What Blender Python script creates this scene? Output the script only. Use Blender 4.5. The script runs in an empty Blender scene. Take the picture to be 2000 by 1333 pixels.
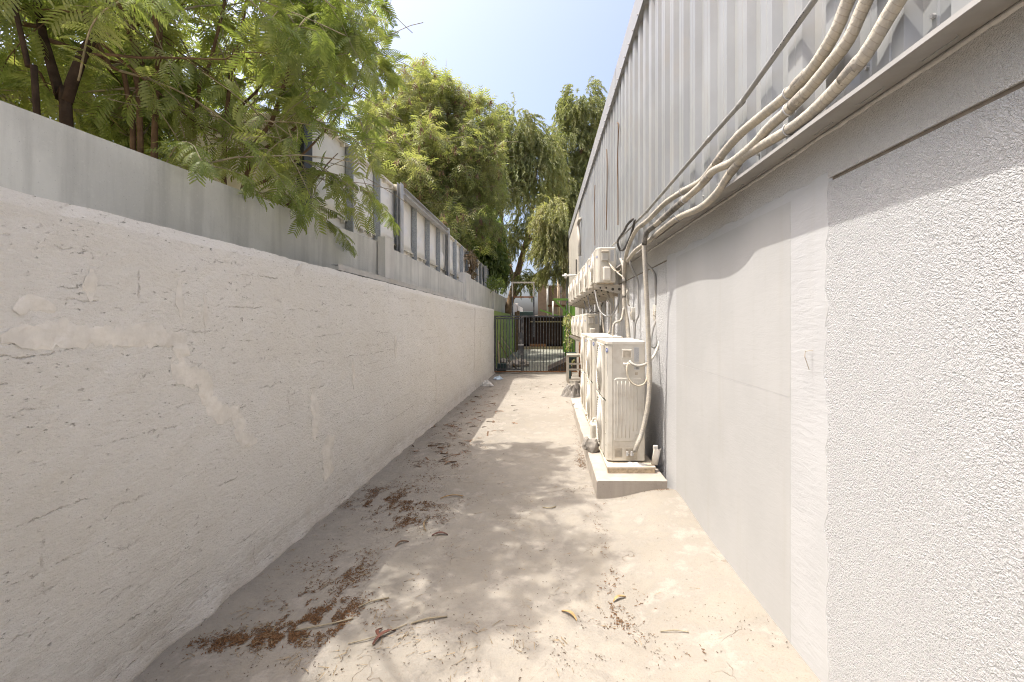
import bpy, bmesh, math, random
import numpy as np
from mathutils import Vector, Matrix, noise
random.seed(7); rng = np.random.default_rng(7)
R = math.radians
S = bpy.context.scene
C = S.collection

# ------------------------------------------------------------------ camera, sky, sun, exposure
CAMH = 1.7
FPX = 889.0            # focal length in px of the 2000 px wide photo
VX, VY = 1070.0, 630.0 # vanishing point of the alley
cam_d = bpy.data.cameras.new('camera'); cam = bpy.data.objects.new('camera', cam_d); C.objects.link(cam)
cam_d.sensor_width = 36.0; cam_d.lens = 36.0 * FPX / 2000.0
cam_d.shift_x = -(VX - 1000) / 2000.0; cam_d.shift_y = -(666.5 - VY) / 2000.0
cam_d.clip_start = 0.05; cam_d.clip_end = 2000
cam.location = (0, 0, CAMH); cam.rotation_euler = (R(90), 0, 0)
S.camera = cam
SUN = Vector((-1.0, -0.05, 2.6)).normalized()
w = bpy.data.worlds.new('World'); S.world = w; w.use_nodes = True
wn = w.node_tree.nodes; wl = w.node_tree.links
sky = wn.new('ShaderNodeTexSky'); sky.sky_type = 'NISHITA'; sky.sun_disc = False
sky.sun_elevation = math.asin(SUN.z); sky.sun_rotation = math.atan2(SUN.x, SUN.y)
sky.air_density = 0.65; sky.dust_density = 6.5; sky.ozone_density = 1.5
wl.new(sky.outputs[0], wn['Background'].inputs[0]); wn['Background'].inputs[1].default_value = 0.15
sd = bpy.data.lights.new('sun', 'SUN'); sd.energy = 2.1; sd.angle = R(0.53); sd.color = (1.0, 0.955, 0.89)
so = bpy.data.objects.new('sun', sd); C.objects.link(so)
so.rotation_euler = SUN.to_track_quat('Z', 'Y').to_euler(); so.location = (-6, 0, 14)
S.view_settings.view_transform = 'Standard'; S.view_settings.look = 'None'
S.view_settings.exposure = 1.53; S.view_settings.gamma = 1.0; S.view_settings.use_curve_mapping = False
S.render.engine = 'CYCLES'
S.cycles.use_denoising = True
S.cycles.denoising_prefilter = 'NONE'; S.cycles.filter_width = 1.1
S.cycles.max_bounces = 6; S.cycles.diffuse_bounces = 4; S.cycles.transparent_max_bounces = 8
S.cycles.caustics_reflective = False; S.cycles.caustics_refractive = False

# ------------------------------------------------------------------ materials
MATS = {}
def newmat(name):
    m = bpy.data.materials.new(name); m.use_nodes = True
    nt = m.node_tree; b = nt.nodes['Principled BSDF']
    MATS[name] = m
    return m, nt, b
def N(nt, t, **kw):
    n = nt.nodes.new(t)
    for k, v in kw.items():
        if k.startswith('i_'): n.inputs[k[2:].replace('_', ' ')].default_value = v
        else: setattr(n, k, v)
    return n
def L(nt, a, b): nt.links.new(a, b)
def mixc(nt, fac, a, b, mode='MIX'):
    n = nt.nodes.new('ShaderNodeMix'); n.data_type = 'RGBA'; n.blend_type = mode
    for s, v in ((0, fac), (6, a), (7, b)):
        if hasattr(v, 'is_linked'): L(nt, v, n.inputs[s])
        elif s == 0: n.inputs[0].default_value = v
        else: n.inputs[s].default_value = (*v, 1)
    return n.outputs[2]
def mth(nt, op, a, b=None, c=None, clamp=False):
    n = nt.nodes.new('ShaderNodeMath'); n.operation = op; n.use_clamp = clamp
    for s, v in enumerate((a, b, c)):
        if v is None: continue
        if hasattr(v, 'is_linked'): L(nt, v, n.inputs[s])
        else: n.inputs[s].default_value = v
    return n.outputs[0]
def ramp(nt, x, lo, hi, a=0.0, b=1.0):
    n = nt.nodes.new('ShaderNodeMapRange'); n.clamp = True; n.interpolation_type = 'SMOOTHSTEP'
    L(nt, x, n.inputs[0])
    for s, v in ((1, lo), (2, hi), (3, a), (4, b)): n.inputs[s].default_value = v
    return n.outputs[0]
def pos(nt, scale=(1, 1, 1)):
    g = N(nt, 'ShaderNodeNewGeometry'); m = N(nt, 'ShaderNodeMapping'); m.inputs['Scale'].default_value = scale
    L(nt, g.outputs['Position'], m.inputs['Vector']); return m.outputs[0]
def nz(nt, vec, scale, detail=4, rough=.55, dist=0.0):
    n = N(nt, 'ShaderNodeTexNoise'); n.inputs['Scale'].default_value = scale; n.inputs['Detail'].default_value = detail
    n.inputs['Roughness'].default_value = rough; n.inputs['Distortion'].default_value = dist
    L(nt, vec, n.inputs['Vector']); return n.outputs[0]
def bump(nt, b, h, strength, dist, prev=None):
    n = N(nt, 'ShaderNodeBump'); n.inputs['Strength'].default_value = strength; n.inputs['Distance'].default_value = dist
    L(nt, h, n.inputs['Height'])
    if prev: L(nt, prev, n.inputs['Normal'])
    L(nt, n.outputs[0], b.inputs['Normal']); return n.outputs[0]

def simple(name, col, rough=.6, var=.12, vscale=6, bumps=.0, bscale=60, metal=0.0, dirt=None, dirt_amt=.0, dscale=3, spec=.4):
    m, nt, b = newmat(name); p = pos(nt)
    n = nz(nt, p, vscale, 5, .6)
    c = mixc(nt, ramp(nt, n, .3, .7), [x * (1 - var) for x in col], [min(1, x * (1 + var)) for x in col])
    if dirt:
        d = nz(nt, p, dscale, 6, .65)
        c = mixc(nt, ramp(nt, d, .45, .75, 0, dirt_amt), c, dirt)
    L(nt, c, b.inputs['Base Color']); b.inputs['Roughness'].default_value = rough; b.inputs['Metallic'].default_value = metal
    b.inputs['Specular IOR Level'].default_value = spec
    if bumps: bump(nt, b, nz(nt, p, bscale, 4, .6), bumps, .003)
    return m

# left plaster: coarse render over blockwork, course lines that come and go, pits
def mk_plaster():
    m, nt, b = newmat('left_plaster'); g = N(nt, 'ShaderNodeNewGeometry'); p = g.outputs['Position']
    q = pos(nt, (1, .6, 1.3))
    big = nz(nt, p, .9, 4, .6); mid = nz(nt, p, 5, 6, .65); fine = nz(nt, q, 40, 7, .75); pit = nz(nt, q, 48, 4, .65); grit = nz(nt, p, 150, 3, .6)
    sx = N(nt, 'ShaderNodeSeparateXYZ'); L(nt, p, sx.inputs[0])
    def course(freq, w0, a0, a1, sc, th):
        wob = nz(nt, p, sc, 7, .75); zz = mth(nt, 'MULTIPLY_ADD', wob, w0, sx.outputs[2])
        fr = mth(nt, 'FRACT', mth(nt, 'MULTIPLY', zz, freq)); dl = mth(nt, 'ABSOLUTE', mth(nt, 'SUBTRACT', fr, .5))
        l = ramp(nt, dl, .0, th, 1, 0)
        return mth(nt, 'MULTIPLY', mth(nt, 'MULTIPLY', l, ramp(nt, nz(nt, p, 2.3 + sc * .2, 4, .6), a0, a1)), ramp(nt, nz(nt, p, 21, 4, .7), .40, .58))
    line = mth(nt, 'MAXIMUM', course(4.6, .10, .47, .6, 3.4, .022), course(4.9, .16, .53, .62, 5.5, .014))
    yy = mth(nt, 'MULTIPLY_ADD', nz(nt, p, 4.5, 6, .7), .12, sx.outputs[1])
    vf = mth(nt, 'ABSOLUTE', mth(nt, 'SUBTRACT', mth(nt, 'FRACT', mth(nt, 'MULTIPLY', yy, 2.4)), .5))
    vert = mth(nt, 'MULTIPLY', mth(nt, 'MULTIPLY', ramp(nt, vf, 0, .02, 1, 0), ramp(nt, nz(nt, p, 3.1, 3, .6), .55, .66)), ramp(nt, nz(nt, p, 26, 3, .7), .45, .58))
    line = mth(nt, 'MAXIMUM', line, mth(nt, 'MULTIPLY', vert, .8))
    pits = mth(nt, 'MULTIPLY', ramp(nt, pit, .63, .71), ramp(nt, mid, .38, .6))
    c = mixc(nt, ramp(nt, big, .3, .7), (.80, .772, .71), (.835, .815, .77))
    c = mixc(nt, ramp(nt, mid, .4, .75, 0, .45), c, (.845, .825, .785))
    c = mixc(nt, ramp(nt, fine, .5, .72, 0, .30), c, (.65, .60, .53))
    c = mixc(nt, ramp(nt, grit, .6, .75, 0, .25), c, (.46, .41, .345))
    c = mixc(nt, mth(nt, 'MULTIPLY', line, .48), c, (.38, .32, .245))
    c = mixc(nt, mth(nt, 'MULTIPLY', pits, .55), c, (.32, .27, .205))
    foot = ramp(nt, mth(nt, 'MULTIPLY_ADD', mid, .35, sx.outputs[2]), .12, .42, .55, 0)
    c = mixc(nt, foot, c, (.47, .41, .335))
    L(nt, c, b.inputs['Base Color']); b.inputs['Roughness'].default_value = .95; b.inputs['Specular IOR Level'].default_value = .15
    rough = ramp(nt, sx.outputs[2], .3, 2.0, 1.25, .7)
    h = mth(nt, 'ADD', mth(nt, 'MULTIPLY', fine, rough), mth(nt, 'MULTIPLY', mid, .6))
    h = mth(nt, 'SUBTRACT', h, mth(nt, 'ADD', mth(nt, 'MULTIPLY', line, .45), mth(nt, 'MULTIPLY', pits, .7)))
    bump(nt, b, h, 1.0, .020)
mk_plaster()
def mk_stucco(name, col, scale, dist, amt=1.0):
    m, nt, b = newmat(name); p = pos(nt)
    v = N(nt, 'ShaderNodeTexVoronoi'); v.feature = 'SMOOTH_F1'; v.inputs['Scale'].default_value = scale; v.inputs['Smoothness'].default_value = .5
    wv = N(nt, 'ShaderNodeVectorMath', operation='MULTIPLY_ADD'); nn = N(nt, 'ShaderNodeTexNoise'); nn.inputs['Scale'].default_value = scale * .8
    L(nt, p, nn.inputs['Vector']); L(nt, nn.outputs[1], wv.inputs[0]); wv.inputs[1].default_value = (.03, .03, .03); L(nt, p, wv.inputs[2])
    L(nt, wv.outputs[0], v.inputs['Vector'])
    n2 = nz(nt, p, scale * 1.1, 4, .6)
    big = nz(nt, p, 1.1, 4, .6)
    h = mth(nt, 'SUBTRACT', mth(nt, 'MULTIPLY', n2, 1.3), mth(nt, 'MULTIPLY', v.outputs[0], .9))
    c = mixc(nt, ramp(nt, big, .3, .75, 0, 1), [x * .95 for x in col], col)
    c = mixc(nt, ramp(nt, v.outputs[0], .35, .75, 0, .35), c, [x * .72 for x in col])
    L(nt, c, b.inputs['Base Color']); b.inputs['Roughness'].default_value = .93; b.inputs['Specular IOR Level'].default_value = .15
    bump(nt, b, h, amt, dist)
mk_stucco('stucco', (.585, .585, .58), 118, .009, 1.0)
mk_stucco('stucco_upper', (.60, .59, .565), 150, .006, .9)
def mk_trowel(name, col, amt):
    m, nt, b = newmat(name); p = pos(nt, (1, 1, 1)); q = pos(nt, (1, 3, 14))
    a = nz(nt, p, 1.6, 4, .6); s = nz(nt, q, 3.0, 5, .6, .6); f = nz(nt, p, 60, 3, .6); vs = nz(nt, pos(nt, (4, 4, .3)), 2.2, 5, .6)
    c = mixc(nt, ramp(nt, a, .3, .7), [x * .92 for x in col], col)
    c = mixc(nt, ramp(nt, vs, .5, .75, 0, .3), c, (col[0] * .86, col[1] * .82, col[2] * .75))
    c = mixc(nt, ramp(nt, s, .5, .8, 0, .25), c, [x * .88 for x in col])
    L(nt, c, b.inputs['Base Color']); b.inputs['Roughness'].default_value = .8; b.inputs['Specular IOR Level'].default_value = .25
    h = mth(nt, 'MULTIPLY_ADD', f, .15, s)
    bump(nt, b, h, amt, .012)
mk_trowel('trowelled', (.465, .465, .46), .22)
mk_trowel('smooth_panel', (.425, .42, .405), .08)
def mk_concrete(name, col, streak=.35):
    m, nt, b = newmat(name); p = pos(nt); q = pos(nt, (3, 3, .25))
    a = nz(nt, p, 1.4, 5, .6); s = nz(nt, q, 2.6, 5, .6); f = nz(nt, p, 55, 4, .6); pit = nz(nt, p, 120, 2, .5)
    c = mixc(nt, ramp(nt, a, .3, .7), [x * .86 for x in col], [x * 1.08 for x in col])
    c = mixc(nt, ramp(nt, s, .42, .68, 0, streak), c, [x * .6 for x in col])
    c = mixc(nt, ramp(nt, f, .55, .8, 0, .3), c, [x * 1.2 for x in col])
    c = mixc(nt, ramp(nt, pit, .68, .75, 0, .5), c, [x * .4 for x in col])
    L(nt, c, b.inputs['Base Color']); b.inputs['Roughness'].default_value = .9; b.inputs['Specular IOR Level'].default_value = .2
    bump(nt, b, f, .5, .006)
mk_concrete('concrete', (.60, .595, .55), .5)
mk_concrete('concrete_post', (.62, .605, .56))
mk_concrete('plinth_concrete', (.40, .355, .30), .3)
def mk_ground():
    m, nt, b = newmat('alley_concrete'); p = pos(nt)
    a = nz(nt, p, .7, 5, .6); d = nz(nt, p, 4.5, 6, .65); f = nz(nt, p, 38, 5, .65); pk = nz(nt, p, 130, 2, .5)
    wv = N(nt, 'ShaderNodeVectorMath', operation='MULTIPLY_ADD'); nn = N(nt, 'ShaderNodeTexNoise'); nn.inputs['Scale'].default_value = 4; nn.inputs['Detail'].default_value = 4
    L(nt, p, nn.inputs['Vector']); L(nt, nn.outputs[1], wv.inputs[0]); wv.inputs[1].default_value = (.35, .35, .35); L(nt, p, wv.inputs[2])
    v = N(nt, 'ShaderNodeTexVoronoi'); v.feature = 'DISTANCE_TO_EDGE'; v.inputs['Scale'].default_value = 3.2; L(nt, wv.outputs[0], v.inputs['Vector'])
    ck = ramp(nt, v.outputs[0], .0, .010, 1, 0)
    ck = mth(nt, 'MULTIPLY', ck, ramp(nt, nz(nt, p, 1.7, 4, .6), .54, .66))
    c = mixc(nt, ramp(nt, a, .3, .7), (.225, .203, .167), (.298, .272, .228))
    c = mixc(nt, ramp(nt, d, .38, .62, 0, .75), c, (.222, .205, .178))
    c = mixc(nt, ramp(nt, d, .52, .66, 0, .6), c, (.335, .303, .255))
    c = mixc(nt, ramp(nt, f, .52, .78, 0, .4), c, (.225, .185, .135))
    c = mixc(nt, ramp(nt, pk, .62, .70, 0, .6), c, (.22, .165, .11))
    c = mixc(nt, mth(nt, 'MULTIPLY', ck, .65), c, (.20, .145, .09))
    L(nt, c, b.inputs['Base Color']); b.inputs['Roughness'].default_value = .92; b.inputs['Specular IOR Level'].default_value = .2
    h = mth(nt, 'SUBTRACT', mth(nt, 'MULTIPLY_ADD', d, .9, mth(nt, 'MULTIPLY', f, .45)), mth(nt, 'MULTIPLY', ck, .5))
    bump(nt, b, h, .8, .016)
mk_ground()
simple('earth', (.40, .33, .25), .95, .2, .5, .4, 20, spec=.1)
simple('cladding', (.285, .292, .29), .42, .10, 1.2, dirt=(.31, .28, .235), dirt_amt=.45, dscale=2)
simple('trim', (.30, .30, .30), .5, .06, 1.5)
simple('flashing', (.29, .28, .265), .7, .12, 4, dirt=(.28, .24, .19), dirt_amt=.4, dscale=6)
simple('mortar', (.50, .485, .46), .95, .15, 20, .8, 50)
simple('groove_dark', (.23, .19, .145), .95, .2, 12)
simple('beige_wall', (.50, .46, .39), .8, .08, 2, .3, 30)
simple('ac_body', (.60, .565, .485), .42, .05, 3, dirt=(.40, .33, .24), dirt_amt=.65, dscale=4)
simple('ac_lid', (.64, .60, .52), .5, .06, 5, dirt=(.55, .46, .34), dirt_amt=.6, dscale=4)
simple('ac_grille', (.63, .585, .50), .5, .05, 8)
simple('ac_dark', (.055, .048, .04), .7, .2, 8)
simple('ac_metal', (.42, .37, .29), .6, .2, 14, dirt=(.24, .15, .08), dirt_amt=.5, dscale=9)
simple('sticker', (.52, .52, .50), .5, .05, 30)
simple('white_sticker', (.72, .72, .70), .5, .03, 30)
simple('black_print', (.03, .03, .035), .6, .1, 30)
simple('grey_print', (.22, .22, .23), .6, .1, 30)
simple('badge_blue', (.03, .06, .25), .35, .1, 30)
simple('badge_white', (.7, .72, .76), .35, .05, 30)
simple('grey_plastic', (.47, .445, .39), .5, .06, 6, dirt=(.40, .33, .25), dirt_amt=.4, dscale=8)
simple('conduit', (.27, .265, .25), .42, .1, 8, dirt=(.40, .35, .28), dirt_amt=.7, dscale=5)
simple('cable_black', (.045, .043, .042), .6, .3, 20, dirt=(.22, .19, .15), dirt_amt=.7, dscale=9)
simple('cable_cream', (.52, .455, .345), .6, .1, 20)
simple('galv', (.36, .38, .385), .45, .22, 60, metal=.35)
simple('galv_frame', (.46, .455, .44), .5, .1, 8, metal=.15, dirt=(.38, .34, .28), dirt_amt=.4)
simple('dark_steel', (.05, .055, .06), .55, .25, 6)
simple('frp_panel', (.84, .81, .73), .5, .05, 1.5, dirt=(.50, .43, .32), dirt_amt=.35, dscale=3)
simple('frp_cream', (.74, .69, .57), .6, .05, 1.5)
simple('gate_paint', (.05, .052, .055), .5, .3, 12, dirt=(.26, .24, .21), dirt_amt=.55, dscale=9)
simple('rust', (.20, .095, .045), .9, .4, 12)
simple('green_paint', (.23, .32, .085), .75, .18, 3, dirt=(.36, .34, .18), dirt_amt=.5, dscale=4)
simple('green_steel', (.16, .34, .045), .55, .2, 6, dirt=(.24, .22, .12), dirt_amt=.4)
simple('maroon', (.032, .014, .011), .8, .3, 5)
simple('brown_slab', (.185, .135, .085), .9, .2, 2.5, .5, 25)
simple('brown_wood', (.16, .10, .055), .85, .25, 7)
simple('pale_timber', (.47, .37, .25), .85, .2, 9, .4, 30)
simple('ply_edge', (.40, .315, .21), .85, .3, 25, dirt=(.52, .45, .34), dirt_amt=.5, dscale=8)
simple('ply_top', (.52, .45, .35), .9, .14, 9)
simple('tin_sheet', (.30, .32, .29), .6, .2, 5, metal=.2)
simple('dark_box', (.035, .06, .055), .7, .2, 5)
simple('ramp_steel', (.055, .04, .03), .7, .35, 5, dirt=(.22, .12, .03), dirt_amt=.7, dscale=4)
simple('jerry', (.56, .54, .46), .45, .06, 6, dirt=(.42, .36, .27), dirt_amt=.5, dscale=9)
simple('stone', (.27, .245, .21), .95, .25, 12, .8, 40)
simple('cone_red', (.55, .13, .075), .6, .15, 7, dirt=(.5, .40, .32), dirt_amt=.5)
simple('bag_grey', (.15, .135, .115), .55, .3, 9)
simple('bag_blue', (.45, .55, .62), .5, .12, 12)
simple('bag_white', (.56, .545, .50), .6, .12, 12)
simple('stand_metal', (.44, .40, .33), .6, .15, 9, dirt=(.25, .17, .1), dirt_amt=.5, dscale=9)
simple('white_pvc', (.66, .64, .58), .45, .05, 9)
simple('bark', (.155, .10, .062), .95, .3, 9, .8, 40, spec=.1)
simple('bark_dark', (.06, .04, .028), .95, .3, 9, .8, 40, spec=.1)
simple('bark_pale', (.24, .17, .105), .95, .3, 6, .8, 30, spec=.1)
simple('twig', (.33, .28, .19), .9, .2, 9, spec=.1)
simple('pod', (.20, .13, .085), .85, .35, 15, spec=.15)
simple('speck', (.085, .06, .042), .9, .5, 90, spec=.1)
simple('pod_red', (.115, .045, .028), .6, .3, 15)
simple('chaff', (.135, .075, .038), .95, .55, 190, spec=.1)
simple('chaff_pale', (.25, .19, .115), .95, .3, 60, spec=.1)
simple('dry_leaf', (.40, .265, .125), .85, .3, 30, spec=.15)
simple('repair', (.70, .672, .62), .95, .10, 9, .9, 38, spec=.15, dirt=(.58,.54,.48), dirt_amt=.5, dscale=24)
simple('paver', (.21, .21, .175), .9, .25, 4, .5, 20)

def mk_wrap(name, c1, c2, c3):
    m, nt, b = newmat(name); uv = N(nt, 'ShaderNodeUVMap'); sx = N(nt, 'ShaderNodeSeparateXYZ'); L(nt, uv.outputs[0], sx.inputs[0])
    p = pos(nt)
    t = mth(nt, 'ADD', mth(nt, 'MULTIPLY', sx.outputs[1], 44.0), sx.outputs[0])
    t = mth(nt, 'MULTIPLY_ADD', nz(nt, p, 9, 3), .9, t)
    fr = mth(nt, 'FRACT', t)
    edge = ramp(nt, fr, 0, .18, 1, 0)
    fl = N(nt, 'ShaderNodeTexWhiteNoise', noise_dimensions='1D'); L(nt, mth(nt, 'FLOOR', t), fl.inputs['W'])
    c = mixc(nt, fl.outputs[0], c1, c2)
    c = mixc(nt, ramp(nt, nz(nt, p, 7, 5, .65), .42, .7, 0, .7), c, c3)
    c = mixc(nt, mth(nt, 'MULTIPLY', edge, .55), c, [x * .5 for x in c1])
    L(nt, c, b.inputs['Base Color']); b.inputs['Roughness'].default_value = .65; b.inputs['Specular IOR Level'].default_value = .3
    h = mth(nt, 'ADD', fr, nz(nt, p, 70, 3))
    bump(nt, b, h, .7, .006)
mk_wrap('wrap', (.47, .42, .335), (.39, .355, .295), (.30, .285, .255))
mk_wrap('wrap_grey', (.30, .27, .22), (.24, .22, .19), (.40, .36, .29))
mk_wrap('wrap_dark', (.07, .066, .06), (.18, .165, .14), (.33, .30, .25))

def mk_leaf(name, c1, c2, c3, trans=.45):
    m, nt, b = newmat(name); g = N(nt, 'ShaderNodeNewGeometry'); p = g.outputs['Position']
    r = g.outputs['Random Per Island']
    c = mixc(nt, r, c1, c2)
    c = mixc(nt, ramp(nt, nz(nt, p, 1.5, 3), .42, .68), c, c3)
    nt.nodes.remove(b)
    d = N(nt, 'ShaderNodeBsdfDiffuse'); t = N(nt, 'ShaderNodeBsdfTranslucent'); gl = N(nt, 'ShaderNodeBsdfGlossy'); gl.inputs['Roughness'].default_value = .5
    gl.inputs['Color'].default_value = (.6, .6, .55, 1)
    L(nt, c, d.inputs['Color']); L(nt, mixc(nt, 1.0, c, (1.25, 1.3, .65), 'MULTIPLY'), t.inputs['Color'])
    ms = N(nt, 'ShaderNodeMixShader'); ms.inputs[0].default_value = trans; L(nt, d.outputs[0], ms.inputs[1]); L(nt, t.outputs[0], ms.inputs[2])
    m2 = N(nt, 'ShaderNodeMixShader'); m2.inputs[0].default_value = .05; L(nt, ms.outputs[0], m2.inputs[1]); L(nt, gl.outputs[0], m2.inputs[2])
    L(nt, m2.outputs[0], nt.nodes['Material Output'].inputs[0])
mk_leaf('leaf_near', (.175, .225, .06), (.27, .315, .10), (.335, .35, .14), .5)
mk_leaf('leaf_mid', (.20, .23, .075), (.29, .315, .125), (.34, .33, .16), .5)
mk_leaf('leaf_lush', (.125, .18, .055), (.195, .25, .08), (.19, .235, .085), .48)
mk_leaf('leaf_willow', (.18, .21, .085), (.265, .285, .125), (.315, .315, .15), .48)
mk_leaf('leaf_willow_dark', (.165, .195, .08), (.25, .27, .115), (.29, .30, .14), .48)
mk_leaf('leaf_willow_pale', (.26, .28, .11), (.36, .355, .165), (.40, .375, .21), .48)
mk_leaf('leaf_dry', (.22, .16, .10), (.30, .23, .15), (.26, .20, .13), .2)

# ------------------------------------------------------------------ mesh helpers
class MB:
    def __init__(s): s.v = []; s.f = []; s.uv = None
    def add(s, vs, fs):
        k = len(s.v); s.v += [tuple(p) for p in vs]; s.f += [tuple(i + k for i in f) for f in fs]; return s
    def box(s, x0, x1, y0, y1, z0, z1):
        return s.add([(x0,y0,z0),(x1,y0,z0),(x1,y1,z0),(x0,y1,z0),(x0,y0,z1),(x1,y0,z1),(x1,y1,z1),(x0,y1,z1)],
                     [(0,3,2,1),(4,5,6,7),(0,1,5,4),(1,2,6,5),(2,3,7,6),(3,0,4,7)])
    def bar(s, a, b, wd, ht, up=(0, 0, 1)):
        a = Vector(a); b = Vector(b); d = (b - a).normalized(); u = Vector(up)
        if abs(d.dot(u)) > .98: u = Vector((0, 1, 0))
        x = d.cross(u).normalized(); y = x.cross(d)
        vs = [p + x * sx * wd / 2 + y * sy * ht / 2 for p in (a, b) for sx, sy in ((-1,-1),(1,-1),(1,1),(-1,1))]
        return s.add(vs, [(3,2,1,0),(4,5,6,7),(0,1,5,4),(1,2,6,5),(2,3,7,6),(3,0,4,7)])
    def cyl(s, c, axis, r, h, seg=16, r2=None):
        c = Vector(c); d = Vector(axis).normalized(); u = Vector((0, 0, 1)) if abs(d.z) < .9 else Vector((1, 0, 0))
        x = d.cross(u).normalized(); y = d.cross(x); r2 = r if r2 is None else r2; vs = []
        for q, rr in ((0, r), (1, r2)):
            for i in range(seg):
                a = 2 * math.pi * i / seg; vs.append(c + d * h * q + (x * math.cos(a) + y * math.sin(a)) * rr)
        fs = [(i, (i+1) % seg, seg + (i+1) % seg, seg + i) for i in range(seg)]
        fs += [tuple(range(seg))[::-1], tuple(range(seg, 2 * seg))]
        return s.add(vs, fs)
    def ring(s, c, axis, r, t, seg=32, sec=4):
        c = Vector(c); d = Vector(axis).normalized(); u = Vector((0, 0, 1)) if abs(d.z) < .9 else Vector((1, 0, 0))
        x = d.cross(u).normalized(); y = d.cross(x); vs = []; fs = []
        for i in range(seg):
            a = 2 * math.pi * i / seg; e = x * math.cos(a) + y * math.sin(a)
            for j in range(sec):
                b = 2 * math.pi * (j + .5) / sec; vs.append(c + e * (r + t * math.cos(b)) + d * t * math.sin(b))
        for i in range(seg):
            for j in range(sec):
                fs.append((i*sec+j, ((i+1)%seg)*sec+j, ((i+1)%seg)*sec+(j+1)%sec, i*sec+(j+1)%sec))
        return s.add(vs, fs)
    def tube(s, pts, r, seg=8, uv=False, rip=0.0):
        P = [Vector(p) for p in pts]; n = len(P); rs = r if isinstance(r, (list, tuple)) else [r] * n
        t = (P[1] - P[0]).normalized(); u = t.orthogonal().normalized(); k = len(s.v); uvs = []; ln = 0; vs = []
        for i in range(n):
            t2 = (P[min(i+1, n-1)] - P[max(i-1, 0)]).normalized()
            q = t.rotation_difference(t2); u = q @ u; t = t2; u = (u - t * u.dot(t)).normalized(); x = t.cross(u)
            if i: ln += (P[i] - P[i-1]).length
            rr = rs[i] * (1 + rip * (random.random() - .5))
            for j in range(seg):
                a = 2 * math.pi * j / seg; vs.append(P[i] + (u * math.cos(a) + x * math.sin(a)) * rr); uvs.append((j / seg, ln))
        fs = [(i*seg+j, i*seg+(j+1)%seg, (i+1)*seg+(j+1)%seg, (i+1)*seg+j) for i in range(n-1) for j in range(seg)]
        fs += [tuple(range(seg))[::-1], tuple(range((n-1)*seg, n*seg))]
        if uv:
            s.uv = (s.uv or {}); s.uv.update({k + i: c for i, c in enumerate(uvs)})
        return s.add(vs, fs)

def mesh(name, mb, mat, smooth=False):
    me = bpy.data.meshes.new(name); me.from_pydata([tuple(v) for v in mb.v], [], mb.f)
    if mat: me.materials.append(MATS[mat])
    if mb.uv:
        l = me.uv_layers.new(name='UVMap')
        idx = np.empty(len(me.loops), dtype=np.int32); me.loops.foreach_get('vertex_index', idx)
        tab = np.zeros((len(me.vertices), 2), dtype=np.float32)
        for i, c in mb.uv.items(): tab[i] = c
        l.data.foreach_set('uv', tab[idx].ravel())
    if smooth: me.polygons.foreach_set('use_smooth', [True] * len(me.polygons))
    me.update(); return me
def npmesh(name, V, F, mat):
    me = bpy.data.meshes.new(name); nv, nf, k = len(V), len(F), F.shape[1]
    me.vertices.add(nv); me.vertices.foreach_set('co', V.astype(np.float32).ravel())
    me.loops.add(nf * k); me.loops.foreach_set('vertex_index', F.astype(np.int32).ravel())
    me.polygons.add(nf); me.polygons.foreach_set('loop_start', np.arange(nf, dtype=np.int32) * k)
    me.update(calc_edges=True); me.materials.append(MATS[mat]); return me
def link(name, me, parent=None, loc=None):
    o = bpy.data.objects.new(name, me); C.objects.link(o)
    if loc is not None: o.location = loc
    if parent: o.parent = parent
    return o
def tag(o, label=None, cat=None, group=None, kind=None):
    for k, v in (('label', label), ('category', cat), ('group', group), ('kind', kind)):
        if v: o[k] = v
    return o
def thing(name, loc, label, cat, group=None):
    o = bpy.data.objects.new(name, None); C.objects.link(o); o.location = loc; o.empty_display_size = .1
    return tag(o, label, cat, group)
def wloc(o):
    p = Vector((0, 0, 0))
    while o: p += o.location; o = o.parent
    return p
def part(name, mb, mat, parent, smooth=False, label=None):       # mb in world coordinates
    off = wloc(parent); mb.v = [tuple(Vector(v) - off) for v in mb.v]
    o = link(name, mesh(name, mb, mat, smooth), parent)
    if label: o['label'] = label
    return o
def lpart(name, mb, mat, parent, smooth=False, loc=None):        # mb in the parent's own coordinates
    return link(name, mesh(name, mb, mat, smooth), parent, loc)
def single(name, mb, mat, label, cat, group=None, smooth=False, kind=None):
    V = np.array(mb.v); base = Vector(((V[:,0].min()+V[:,0].max())/2, (V[:,1].min()+V[:,1].max())/2, V[:,2].min()))
    mb.v = [tuple(Vector(v) - base) for v in mb.v]
    return tag(link(name, mesh(name, mb, mat, smooth), None, base), label, cat, group, kind)
def copy_tree(o, parent=None):
    c = o.copy(); C.objects.link(c); c.parent = parent
    for ch in list(o.children): copy_tree(ch, c)
    return c
def rbox(dx, dy, dz, bev=.01, seg=2, base=True):
    bm = bmesh.new(); bmesh.ops.create_cube(bm, size=1)
    bmesh.ops.scale(bm, verts=bm.verts, vec=(dx, dy, dz))
    if base: bmesh.ops.translate(bm, verts=bm.verts, vec=(0, 0, dz / 2))
    bmesh.ops.bevel(bm, geom=bm.edges[:], offset=bev, segments=seg, affect='EDGES', profile=.5)
    mb = MB(); bm.verts.index_update(); mb.v = [tuple(v.co) for v in bm.verts]; mb.f = [tuple(v.index for v in f.verts) for f in bm.faces]; bm.free(); return mb
def shift(mb, d): mb.v = [(v[0]+d[0], v[1]+d[1], v[2]+d[2]) for v in mb.v]; return mb
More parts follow.
